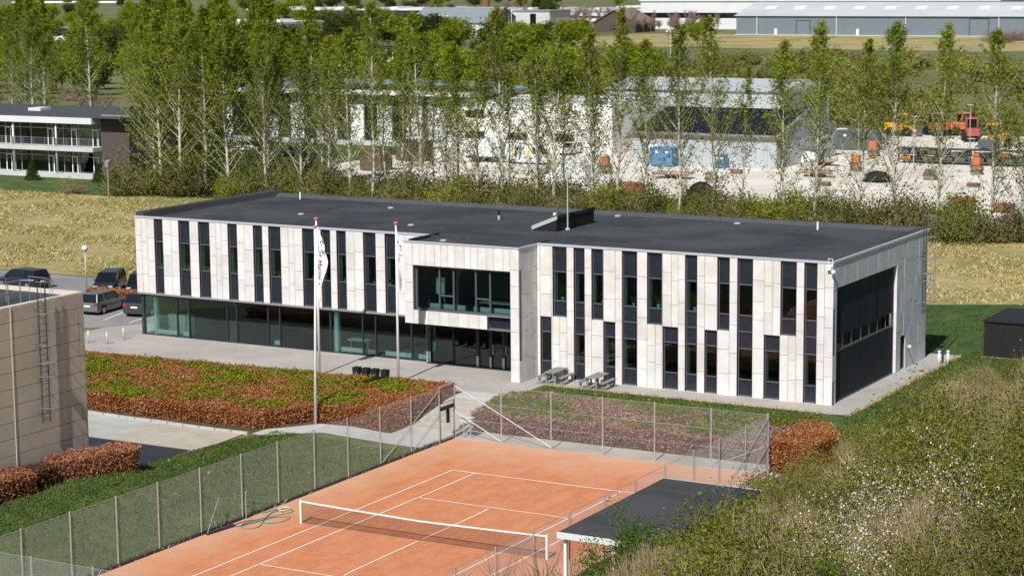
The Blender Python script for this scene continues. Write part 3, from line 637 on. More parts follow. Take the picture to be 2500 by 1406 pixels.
def chair(x, y, z, label):
    t = thing('armchair', label, 'chair', (x, y, z)); MB().box(x-.3,y-.3,z+.35,x+.3,y+.3,z+.47).build('seat', 'teal', t); MB().rings([[(x-.3,y+.24,z+.45),(x+.3,y+.24,z+.45),(x+.3,y+.32,z+.45),(x-.3,y+.32,z+.45)],[(x-.24,y+.36,z+1.0),(x+.24,y+.36,z+1.0),(x+.24,y+.42,z+1.0),(x-.24,y+.42,z+1.0)]]).build('backrest', 'teal', t)
    for sx in (-.24,.24):
        for sy in (-.24,.24): MB().tube([(x+sx,y+sy,z),(x+sx,y+sy,z+.35)], .02, 5).build('leg', 'metal_light', t)
chair(-19.7, 32.8, 1.05, 'green chair behind the glass just left of the entrance doors')
MB_t = thing('reception_table', 'small white table behind the ground floor glass, west of the lone flagpole', 'table', (-25.2, 33.0, 1.05)); MB().box(-25.9,32.7,1.75,-24.4,33.4,1.8).build('tabletop', 'radiator', MB_t)
for x in (-25.8,-24.5): MB().box(x-.03,33.0,1.05,x+.03,33.06,1.75).build('leg', 'radiator', MB_t)
def potted(x, y, z, hh, label, pot='radiator', leaf='leaf_ground', spiky=False):
    t = thing('potted_plant', label, 'plant', (x, y, z)); r = .07+hh*.05
    MB().lathe((x,y,z), [(r*.7,0),(r,.02+r*1.2),(r*1.05,r*1.6),(r*.85,r*1.6)], 10).build('pot', pot, t)
    rs = np.random.RandomState(int(abs(x*100))); n = 70; top = z+r*1.6
    if spiky:
        P = np.tile([x,y,top],(26,1)); a = rs.uniform(0,6.28,26); Q = P+np.stack([np.cos(a)*hh*.6, np.sin(a)*hh*.25, rs.uniform(.5,1,26)*hh],1); V, F = twigs(P, Q, .02, rs)
    else:
        C = np.stack([x+rs.normal(0,.09+hh*.12,n), y+rs.normal(0,.05,n), top+rs.uniform(0,hh,n)],1); V, F = leaves(C, .05+.03*rs.rand(n), rs)
    link('foliage', fast_mesh('foliage', V, F), leaf, t)
O = 'first second third fourth fifth sixth seventh eighth ninth tenth eleventh'.split()
for i, (x, hh) in enumerate(((-39.85,.35),(-37.75,.25),(-36.1,.2),(-33.8,.25),(-31.75,.45),(-30.5,.2),(-27.8,.15),(None,0),(-25.4,.12),(-23.2,.12),(-22.0,.2))):
    if x: potted(x, YL+.34, 5.69, hh, 'small pot plant on the sill of the %s upstairs window from the west corner' % O[i])
for x, hh, z, n, sp in ((-9.4,.75,5.72,'first',0),(-6.75,.45,5.72,'third',0),(-4.75,.35,5.72,'fourth',0),(-3.15,.95,5.72,'fifth',1),(-.85,.75,5.72,'sixth',0)):
    potted(x, YR+.36, z, hh, '%s plant upstairs in the %s window east of the entrance block' % ('spiky palm-like' if sp else 'leafy pot', n), spiky=bool(sp))

# ------------------------------------------------------------------ tennis court: fences, net, small things
def wires(P, Q, z0, z1, sp, r):
    P, Q = np.array(P, float), np.array(Q, float); L = np.linalg.norm(Q-P); d = (Q-P)/L; H = z1-z0; S = []
    for c in np.arange(-H, L, sp):
        for sg in (1, -1):
            a, b = max(0, c), min(L, c+H)
            if b-a < .02: continue
            za, zb = (a-c, b-c); 
            if sg < 0: za, zb = H-za, H-zb
            S.append((a, za, b, zb))
    S = np.array(S); n3 = np.array([-d[1], d[0], 0])
    A = np.stack([P[0]+d[0]*S[:,0], P[1]+d[1]*S[:,0], z0+S[:,1]], 1); B = np.stack([P[0]+d[0]*S[:,2], P[1]+d[1]*S[:,2], z0+S[:,3]], 1)
    return prisms(A, B, r)
def prisms(A, B, r):
    D = unit(B-A); U = unit(np.cross(D, np.tile([.31,.17,.94],(len(A),1)))); W = np.cross(D, U); ring = [U*r, (-.5*U+.87*W)*r, (-.5*U-.87*W)*r]
    V = np.stack([A+k for k in ring]+[B+k for k in ring], 1).reshape(-1,3); b = np.arange(len(A))[:,None]*6
    return V, np.concatenate([b+[0,1,4,3], b+[1,2,5,4], b+[2,0,3,5]], 0)
FH = 3.1
def fence(label, posts, skip=(), braces=(), mid=False):
    """chain-link fence: posts, wire mesh, straining wires, braces"""
    p0 = posts[0]; t = thing('chain_link_fence', label, 'fence', (p0[0], p0[1], 0)); parts = []; lines = []
    for i, (x, y) in enumerate(posts):
        MB().tube([(x,y,-.2),(x,y,FH)], .034, 8).lathe((x,y,FH), [(.036,-.02),(.036,.02),(.01,.035)], 8).build('post', 'galv', t)
    for i, (a, b) in enumerate(zip(posts, posts[1:])):
        if i in skip: continue
        parts.append(wires(a, b, .06, FH-.04, .095, .0030))
        for z in ((FH-.04, .06, 2.05, 1.1) if mid else (FH-.04, .06)): lines.append(((*a, z), (*b, z)))
    V, F = joinm(*parts); o = link('wire_mesh', fast_mesh('wire_mesh', V, F), 'wire', t); o['kind'] = 'stuff'
    for z in sorted({l[0][2] for l in lines}):
        sel = [l for l in lines if l[0][2] == z]; V, F = prisms(np.array([l[0] for l in sel]), np.array([l[1] for l in sel]), .008)
        link('straining_wire', fast_mesh('straining_wire', V, F), 'wire', t)
    for p, q in braces: MB().tube([p, q], .026, 7).build('brace', 'galv', t)
    return t
LP = [(-9.2,y) for y in (-18.15,-15.3,-12.4,-9.5,-6.75,-3.8,-.75,2.1,5.1,8.0,10.95,13.9,16.72)]
fence('chain-link fence along the lawn, on the long west side of the clay court', LP, braces=[((-9.2,16.72,2.9),(-9.2,13.9,1.55)),((-9.2,13.9,1.5),(-9.2,10.95,.1)),((-9.2,16.72,1.55),(-9.2,13.9,.1))])
FP = [(x,18.3) for x in (-9.2,-6.3,-3.28,-.24,2.75,5.9,8.95)]
fence('chain-link fence between the far baseline and the reddish hedge', FP, braces=[((-9.2,18.3,2.9),(-6.3,18.3,1.55)),((-6.3,18.3,1.55),(-3.28,18.3,.1)),((-9.2,18.3,1.5),(-6.3,18.3,.1)),((8.95,18.3,1.5),(5.9,18.3,.1))], mid=True)
RP = [(9.0,y) for y in (18.3,15.45,12.3,9.4,6.3,3.3,.35,-2.8,-5.85,-8.85,-11.9,-15.0,-18.15)]
fence('chain-link fence on the east side of the court beside the flat-roofed shelter', RP, braces=[((9.0,18.3,2.9),(9.0,15.45,1.55)),((9.0,15.45,1.5),(9.0,12.3,.1)),((9.0,18.3,1.5),(9.0,15.45,.1))])
NPS = [(x,-18.15) for x in (-9.2,-6.06,-3.01,0,3,6,9)]
fence('chain-link fence at the near end of the court, mostly below the picture', NPS)
g = thing('court_gate', 'narrow chain-link gate at the corner of the court below the steps', 'gate', (-9.2, 17.5, 0))
MB().tube([(-9.2,16.8,.08),(-9.2,16.8,2.15),(-9.2,18.22,2.15),(-9.2,18.22,.08),(-9.2,16.8,.08)], .028, 7).build('gate_frame', 'dark_steel', g); MB().tube([(-9.2,16.72,FH-.03),(-9.2,18.3,FH-.03)], .03, 7).build('top_rail', 'galv', g)
V, F = wires((-9.2,16.8),(-9.2,18.2),.1,2.13,.085,.003); link('wire_mesh', fast_mesh('wire_mesh', V, F), 'wire', g)['kind'] = 'stuff'
V, F = wires((-9.2,16.75),(-9.2,18.27),2.2,3.05,.085,.003); link('overpanel', fast_mesh('overpanel', V, F), 'wire', g)['kind'] = 'stuff'
MB().box(-9.26,17.5,1.0,-9.16,17.72,1.75).build('lock_plate', 'black_paint', g); MB().box(-9.24,16.82,1.75,-9.16,18.2,1.95).build('gate_sign_rail', 'dark_steel', g)
t = thing('fence_foot_strip', 'dark low strip standing in for shadow and soil under the west court fence', 'board', (-9.2, 0, 0))
for a, b in zip([-18,-13,-8,-3,2,7,12],[-13,-8,-3,2,7,12,16.6]): MB().box(-9.24,a+.02,0,-9.16,b-.02,.16).build('board', 'dark_steel', t, fix=False)  # added dark strip, stands in for the band of shadow and soil
n = thing('tennis_net', 'dark tennis net with white top band across the clay court', 'net', (0, 0, 0))
def nz(x): return 1.05-.14*(1-abs(x)/6.4)**.8 if abs(x) < 6.4 else 1.05
A, B = [], []
for x in np.arange(-6.35, 6.36, .055): A.append((x,0,.03)); B.append((x,0,nz(x)))
for z in np.arange(.06, 1.0, .055):
    for a, b in zip(np.arange(-6.35,6.3,1.27), np.arange(-5.08,6.4,1.27)): A.append((a,0,min(z,nz(a)*z/1.0))); B.append((b,0,z*nz(b)/1.0))
V, F = prisms(np.array(A), np.array(B), .0042); link('netting', fast_mesh('netting', V, F), 'net_black', n)['kind'] = 'stuff'
xs = np.linspace(-6.38, 6.38, 25); MB().rings([[(x,-.012,nz(x)-.045),(x,.012,nz(x)-.045),(x,.012,nz(x)+.02),(x,-.012,nz(x)+.02)] for x in xs]).build('white_band', 'white_paint', n)
for x in (-6.42, 6.42): MB().box(x-.045,-.045,0,x+.045,.045,1.1).build('post', 'white_paint', n)
t = thing('service_box', 'pale green grey box on two legs beside the court gate', 'box', (-8.6, 18.65, 0))
MB().bev(-8.95,18.5,.85,-8.3,18.75,1.12,.02).build('box_body', 'pale_grey', t); MB().box(-9.0,18.45,1.121,-8.2,18.8,1.16).build('lid', 'teal' if 0 else 'pale_grey', t)
for x in (-8.85,-8.42): MB().box(x,18.6,0,x+.05,18.65,.85).build('leg', 'galv', t)
# hose, drag mat, water pipe
def curve(pts, n=8):
    P = [np.array(p, float) for p in pts]; P = [2*P[0]-P[1]]+P+[2*P[-1]-P[-2]]; out = []
    for i in range(1, len(P)-2):
        for k in range(n):
            t = k/n; a, b, c, d = P[i-1:i+3]; out.append(tuple(.5*((2*b)+(-a+c)*t+(2*a-5*b+4*c-d)*t*t+(-a+3*b-3*c+d)*t**3)))
    return out+[tuple(P[-2])]
h = [(-9.0,.5,.04),(-8.8,1.4,.05),(-8.3,1.8,.04),(-7.9,1.3,.04),(-8.2,.4,.04),(-8.5,-.6,.05),(-8.6,-1.6,.05),(-8.1,-2.1,.04),(-7.7,-1.6,.04),(-8.0,-.9,.05),(-8.6,-.7,.06),(-8.9,-1.5,.05),(-8.6,-2.0,.05),(-8.3,-.9,.06),(-8.0,.2,.05),(-7.4,.5,.04),(-7.3,-.4,.04),(-7.9,-.9,.06),(-8.5,.3,.07),(-8.6,1.3,.07),(-8.2,1.0,.07)]
MB().tube(curve([(x,y,z) for x,y,z in h]), .022, 6).build('garden_hose', 'hose', loc=(-8.4,0,0), smooth=True); tag(bpy.data.objects['garden_hose'], 'green hose lying in loops on the clay beside the west fence', 'hose')
MB().tube(curve([(-8.7,1.3,.06),(-8.5,1.75,.09),(-8.2,1.6,.08),(-8.35,1.15,.08),(-8.7,1.5,.1),(-8.45,1.9,.1)]), .03, 6).build('rope', 'rope', loc=(-8.5,1.5,0), smooth=True); tag(bpy.data.objects['rope'], 'pale rope bundle lying on the far end of the green hose', 'rope')
t = thing('drag_brush', 'dark drag brush with thin pale handle lying by the west fence', 'brush', (-8.95,-3,0)); MB().bar((-8.98,-3.7,.08),(-8.8,-1.95,.08),.16,.12).build('brush_head', 'dark_steel', t); MB().tube([(-8.95,-3.7,.1),(-9.1,-2.6,1.5)], .016, 5).build('handle', 'galv', t)
MB().tube([(-9.1,-.6,0),(-9.1,-.6,1.25),(-9.1,-.52,1.32),(-9.1,-.42,1.27)], .022, 6).build('standpipe', 'galv', loc=(-9.1,-.6,0)); tag(bpy.data.objects['standpipe'], 'thin upright water pipe with bent tap by the west court fence', 'pipe')
# steps and block walls by the gate
t = thing('garden_steps', 'low concrete steps climbing from the court gate to the terrace', 'steps', (-11, 19, 0))
for k in range(6): MB().bev(-12.3, 18.9+k*.75, float(hgt(-11,18.9))-.1, -9.75, 18.9+(k+1)*.75-.02, .06+(k+1)*.16, .02).build('step', 'block', t)
t = thing('retaining_steps', 'pale block steps beside the small clipped beech hedge', 'steps', (9.5, 20, 0))
for k in range(6): MB().bev(8.6, 19.6+k*.55, -.1, 10.1, 19.6+(k+1)*.55-.02, .1+(k+1)*.15, .02).build('step', 'block', t)
# shelter with flat roof
t = thing('flat_roof_shelter', 'open shelter with flat dark felt roof beside the court', 'shelter', (12, 1.2, 0))
sr = MB().rings([[(9.07,-3.85,2.42),(13.7,-3.95,2.42),(13.7,6.05,2.42),(9.02,6.15,2.42)],[(9.07,-3.85,2.52),(13.7,-3.95,2.52),(13.7,6.05,2.52),(9.02,6.15,2.52)]]).build('roof', 'felt', t)
MB().box(9.05,-4.0,2.28,13.72,-3.96,2.54).build('fascia', 'pale_grey', t); MB().box(9.03,6.16,2.44,13.7,6.2,2.545).build('fascia', 'metal_light', t)
for y in (-2.4,-.8,.8,2.4,4.2): MB().box(9.2,y-.015,2.52,13.6,y+.015,2.528).build('felt_lap', 'felt_light', sr)
for x in (9.3, 11.5, 13.5):
    for y in (-3.7, 5.8): MB().box(x-.06,y-.06,0,x+.06,y+.06,2.41).build('post', 'white_paint' if y < 0 else 'timber', t)
for x in np.arange(10.2, 13.6, .9): MB().box(x-.03,-3.8,2.25,x+.03,6.0,2.41).build('rafter', 'timber', t)
# flagpoles
def fsurf(s, q, x, y, zt, L, W, ph):
    w = W*(.12+.95*math.sin(min(1, s/.42)*math.pi/2)**1.3)*(1-.62*max(0, (s-.42)/.58)**1.15)
    yy = y-.03+.13*math.sin(s*9+q*3.2+ph)*q+.09*math.sin(s*4.1+q*7+ph)*q-.22*q*math.sin(s*3)
    return (x+.06+w*q, yy, zt-.12-s*L-.18*q*(1-s))
def flagpole(x, y, z, H, label, flabel, ph, W=.72, lean=0.):
    t = thing('flagpole', label, 'flagpole', (x,y,z)); MB().tube([(x,y,z-.1),(x+lean*.5,y,z+H*.5),(x+lean,y,z+H-.15)], [.085,.07,.045], 10).build('pole', 'white_paint', t, smooth=True); x += lean
    MB().lathe((x,y,z+H-.15), [(.05,0),(.12,.05),(.135,.1),(.09,.16),(.02,.18)], 12).build('cap', 'pink_cap', t, smooth=True)
    zt = z+H-.15; L = 3.8; ns, nq = 40, 12; V = [fsurf(i/ns, j/nq, x, y, zt, L, W, ph) for i in range(ns+1) for j in range(nq+1)]
    F = [(i*(nq+1)+j, i*(nq+1)+j+1, (i+1)*(nq+1)+j+1, (i+1)*(nq+1)+j) for i in range(ns) for j in range(nq)]
    fl = thing('flag', flabel, 'flag', (x, y, zt)); o = MB().add(V, F).build('cloth', 'flag_white', fl, smooth=True)
    flag_print(fl, x, y, zt, L, W, ph)
def flag_print(fl, x, y, zt, L, W, ph):
    def onto(name, pts, faces, m):
        V = []
        for s, q in pts:
            p = np.array(fsurf(s, q, x, y, zt, L, W, ph)); V.append((p[0], p[1]-.02, p[2]))
        MB().add(V, faces).build(name, m, fl, fix=False)
    def text(body, s0, s1, q0, q1, m):
        cu = bpy.data.curves.new('t', 'FONT'); cu.body = body; cu.resolution_u = 3; ob = bpy.data.objects.new('t', cu); COL.objects.link(ob)
        dg = bpy.context.evaluated_depsgraph_get(); dg.update(); me = ob.evaluated_get(dg).to_mesh(); bm = bmesh.new(); bm.from_mesh(me)
        bmesh.ops.triangulate(bm, faces=bm.faces); bmesh.ops.subdivide_edges(bm, edges=bm.edges, cuts=1); vs = [(v.co.x, v.co.y) for v in bm.verts]; bm.verts.index_update(); fs = [tuple(v.index for v in f.verts) for f in bm.faces]; bm.free()
        bpy.data.objects.remove(ob); bpy.data.curves.remove(cu)
        mx = max(v[0] for v in vs); my = max(v[1] for v in vs)
        onto('print', [(s0+(s1-s0)*vx/mx, q1+(q0-q1)*vy/my if False else q0+(q1-q0)*vy/my) for vx, vy in vs], fs, m)
    text('Marine', .40, .70, .22, .58, 'ink'); text('A', .74, .78, .22, .5, 'ink'); text('M', .26, .34, .38, .66, 'ink')
    onto('emblem', [(.19,.35),(.26,.30),(.27,.36),(.215,.40),(.225,.5),(.20,.52)], [(0,1,2,3),(0,3,4,5)], 'ink')
    onto('emblem', [(.22,.70),(.29,.74),(.30,.97),(.25,.96)], [(0,1,2,3)], 'ink_grey')
flagpole(-16.99, 16.33, .3, 11.1, 'tallest white flagpole, rising from the front edge of the beech bed', 'white printed banner on the tallest, frontmost flagpole', .4, .74, .30)
flagpole(-22.9, 25.3, 1.0, 9.55, 'white flagpole on the terrace, almost hidden behind the frontmost one', 'white banner on the flagpole hidden behind the frontmost one', 1.6, .6)
flagpole(-17.4, 25.5, 1.0, 9.55, 'lone white flagpole in front of the entrance block', 'narrow hanging white banner in front of the entrance block', 2.9, .46)
# planters, picnic tables, bollards
for i, x in enumerate((-20.5,-19.85,-19.2,-18.5)):
    t = thing('planter_box', 'small black planter box at the terrace edge, %s from the west' % O[i], 'planter', (x, 25.75, 1.03), 'black planters on the terrace')
    MB().rings([[(x-s,25.75-s,z),(x+s,25.75-s,z),(x+s,25.75+s,z),(x-s,25.75+s,z)] for s, z in ((.17,1.03),(.21,1.62),(.21,1.66),(.17,1.66),(.16,1.56))]).build('tub', 'black_paint', t); MB().box(x-.155,25.6,1.5,x+.155,25.9,1.555).build('compost', 'soil', t)
def picnic():
    t = thing('picnic_table', 'x', 'picnic table', (0,0,0), 'picnic tables by the facade')
    for i in range(5): MB().bev(-.36+i*.148,-.92,.70,-.36+i*.148+.135,.92,.745,.006).build('top_board', 'timber_grey', t)
    for sx in (-1, 1):
        for i in range(2): a = sx*.70+(i*.15-.145); MB().bev(a,-.92,.42,a+.135,.92,.465,.006).build('seat_board', 'timber_grey', t)
    for sy in (-.72, .72):
        MB().box(-.9,sy-.04,.0,.9,sy+.04,.09).build('foot_beam', 'timber_grey', t); MB().box(-.34,sy-.045,.09,-.22,sy+.045,.70).build('leg', 'timber_grey', t); MB().box(.22,sy-.045,.09,.34,sy+.045,.70).build('leg', 'timber_grey', t)
        for sx in (-.72, .72): MB().box(sx-.05,sy-.045,.09,sx+.05,sy+.045,.42).build('bench_leg', 'timber_grey', t)
    return t
pt = picnic()
place(pt, False, (-9.15,29.75,1.03), .06, 'weathered picnic table nearest the entrance block, under the first window'); place(pt, True, (-6.25,29.4,1.03), .05, 'weathered picnic table further from the entrance block, right of its twin')
for i, (x, y) in enumerate(((-42.85,27.5),(-41.45,27.7),(-41.55,29.5))):
    t = thing('bollard', 'short pale steel bollard west of the terrace, %s of three' % ('nearest the beige hall','middle','nearest the glazed corner')[i] if False else 'short steel bollard west of the terrace, %s' % ('leftmost of the three','the middle one of three','rightmost of the three')[i], 'bollard', (x,y,1.03), 'bollards by the car park')
    MB().tube([(x,y,1.0),(x,y,1.85)], .055, 10).build('shaft', 'metal_light', t, smooth=True); MB().lathe((x,y,1.85), [(.06,0),(.06,.03),(.03,.055)], 10).build('cap', 'galv', t)
for x, y, nm in ((9.05,45.2,'shorter pale light bollard, half hidden beside the path end'),(9.5,45.5,'taller white light bollard at the end of the side path')):
    t = thing('light_bollard', nm, 'bollard', (x,y,1.03)); MB().tube([(x,y,1.0),(x,y,1.7)], .10, 12).build('shaft', 'pale_grey', t, smooth=True); MB().tube([(x,y,1.7),(x,y,1.8)], .08, 12).build('lens', 'lamp_clear', t); MB().lathe((x,y,1.8), [(.11,0),(.11,.05),(.05,.09)], 12).build('cap', 'pale_grey', t)
MB().lathe((9.22,45.35,1.0), [(.07,0),(.07,.75),(.02,.8)], 8).build('short_post', 'dark_steel', loc=(9.22,45.35,1)); tag(bpy.data.objects['short_post'], 'short dark post between the two pale light bollards', 'post')

# ------------------------------------------------------------------ ladders
def caged_ladder(label, xw, y, z0, z1, ztop, sgn=1):
    t = thing('caged_ladder', label, 'ladder', (xw, y, z0)); x = xw+.22; w = .25
    for s in (-w, w): MB().tube([(x,y+s,z0),(x,y+s,ztop)], .03, 6).build('rail', 'dark_steel', t)
    for z in np.arange(z0+.15, z1+.1, .28): MB().tube([(x,y-w,z),(x,y+w,z)], .014, 5).build('rung', 'dark_steel', t)
    hz = [z0+.75+k*(ztop-z0-.8)/4 for k in range(5)]; R_ = .38
    arc = [(x+.02+R_*1.75*math.sin(a), y+R_*math.cos(a)) for a in np.linspace(0, math.pi, 9)]
    for z in hz: MB().tube([(px,py,z) for px,py in arc], .02, 5).build('hoop', 'steel', t)
    for k in (1,3,4,5,7): MB().tube([(*arc[k],hz[0]),(*arc[k],hz[-1])], .013, 4).build('cage_bar', 'steel', t)
    for z in np.arange(z0+.5, z1, 1.6):
        for s in (-w, w): MB().tube([(xw-.02,y+s,z),(x,y+s,z)], .016, 5).build('wall_bracket', 'dark_steel', t)
    zz = z0+(z1-z0)*.5; MB().box(x-.02,y-.34,zz,x+.42,y+.34,zz+.03).build('rest_platform', 'steel', t)
    return t
caged_ladder('caged steel ladder on the grey east wall of the office building', 7.6, 45.75, 4.0, 8.9, 10.1)
lb = caged_ladder('caged steel ladder on the beige hall at the left edge', -18.0, -4.15, 4.4, 10.0, 11.1)

# ------------------------------------------------------------------ beige hall
t = thing('beige_hall', 'tall beige hall of ribbed concrete panels at the left edge', 'building', (-25, -12, .3)); XH = -18.0; YE = -1.05; ZH = 10.05
MB().box(-52,-40,.2,XH-.07,YE-.06,ZH-.25).build('wall', 'beige_joint', t, fix=False)
zs = [ZH]+[9.37-.766*k for k in range(12)]+[.3]
for a, b in ((-1.43,YE),(-5.97,-1.44),(-10.9,-6.03),(-16,-10.92)):
    for hi, lo in zip(zs, zs[1:]): box('panel', 'beige', t, XH-.06, a+.012, lo+.012, XH+rnd.uniform(0,.006), b-.012, hi-.012)
for hi, lo in zip(zs, zs[1:]): box('panel', 'beige', t, -52, YE-.055, lo+.012, XH-.07, YE, hi-.012)
MB().box(XH-.06,-6.025,.32,XH+.03,-5.975,ZH).build('joint_strip', 'beige_trim', t, fix=False)
hr = MB().box(-51.9,-39.9,ZH-.25,XH-.32,YE-.32,ZH-.12).build('roof', 'felt', t, fix=False); MB().box(-52,YE-.3,ZH-.25,XH-.02,YE-.001,ZH+.05).box(XH-.3,-40,ZH-.25,XH-.01,YE-.3,ZH+.049).build('parapet', 'beige_trim', hr, fix=False)
MB().lathe((-22.5,-5.5,ZH-.12), [(1.5,0),(1.5,.02),(.2,.03)], 16).build('roof_patch', 'dark_asphalt', hr)
gr = thing('guard_rail', 'grey tubular guard rail at the ladder head on the beige hall roof', 'railing', (-18.6, -5.5, ZH))
for y in (-7.6, -6.6, -5.5, -4.7): MB().tube([(-18.55,y,ZH-.12),(-18.55,y,ZH+1.05)], .028, 6).build('upright', 'steel', gr)
for z in (ZH+.55, ZH+1.05): MB().tube([(-18.55,-12,z),(-18.55,-4.7,z),(-17.9,-4.5,z)], .026, 6).build('rail', 'steel', gr)
MB().tube([(-19.8,-7.2,ZH-.1),(-19.8,-7.2,ZH+1.05),(-18.55,-7.2,ZH+1.05)], .026, 6).tube([(-19.8,-7.2,ZH+1.05),(-19.8,-4.3,ZH+1.05),(-19.8,-4.3,ZH-.1)], .026, 6).build('rail', 'steel', gr)
MB().tube([(-19.0,-3.6,ZH-.1),(-19.0,-3.6,ZH+1.05),(-17.8,-3.7,ZH+1.05)], .026, 6).build('rail', 'steel', gr)

# ------------------------------------------------------------------ black timber hut
t = thing('black_hut', 'low black timber hut on the lawn at the right edge', 'hut', (13, 50, 1)); 
MB().box(10.75,48.85,1.0,19.9,54.4,3.2).build('wall', 'black_paint', t, fix=False)
for x in np.arange(10.7, 19.9, .16): box('board', 'black_paint', t, x+.008, 48.80+(.012 if int(x*10) % 2 else 0), 1.08, x+.15, 48.85, 3.26)
for y in np.arange(48.86, 54.4, .16): box('board', 'black_paint', t, 10.70, y+.006, 1.08, 10.75, y+.15, 3.26)
MB().rings([[(10.6,48.7,3.26),(20,48.7,3.26),(20,54.5,3.2),(10.6,54.5,3.2)],[(10.6,48.7,3.34),(20,48.7,3.34),(20,54.5,3.28),(10.6,54.5,3.28)]]).build('roof', 'black_paint', t); MB().box(10.6,48.72,1.0,20,48.84,1.07).build('sill', 'timber', t)
for y in np.arange(49.3,54.3,.9): MB().box(10.65,y,3.31,19.9,y+.03,3.355).build('roof_batten', 'dark_steel', t)

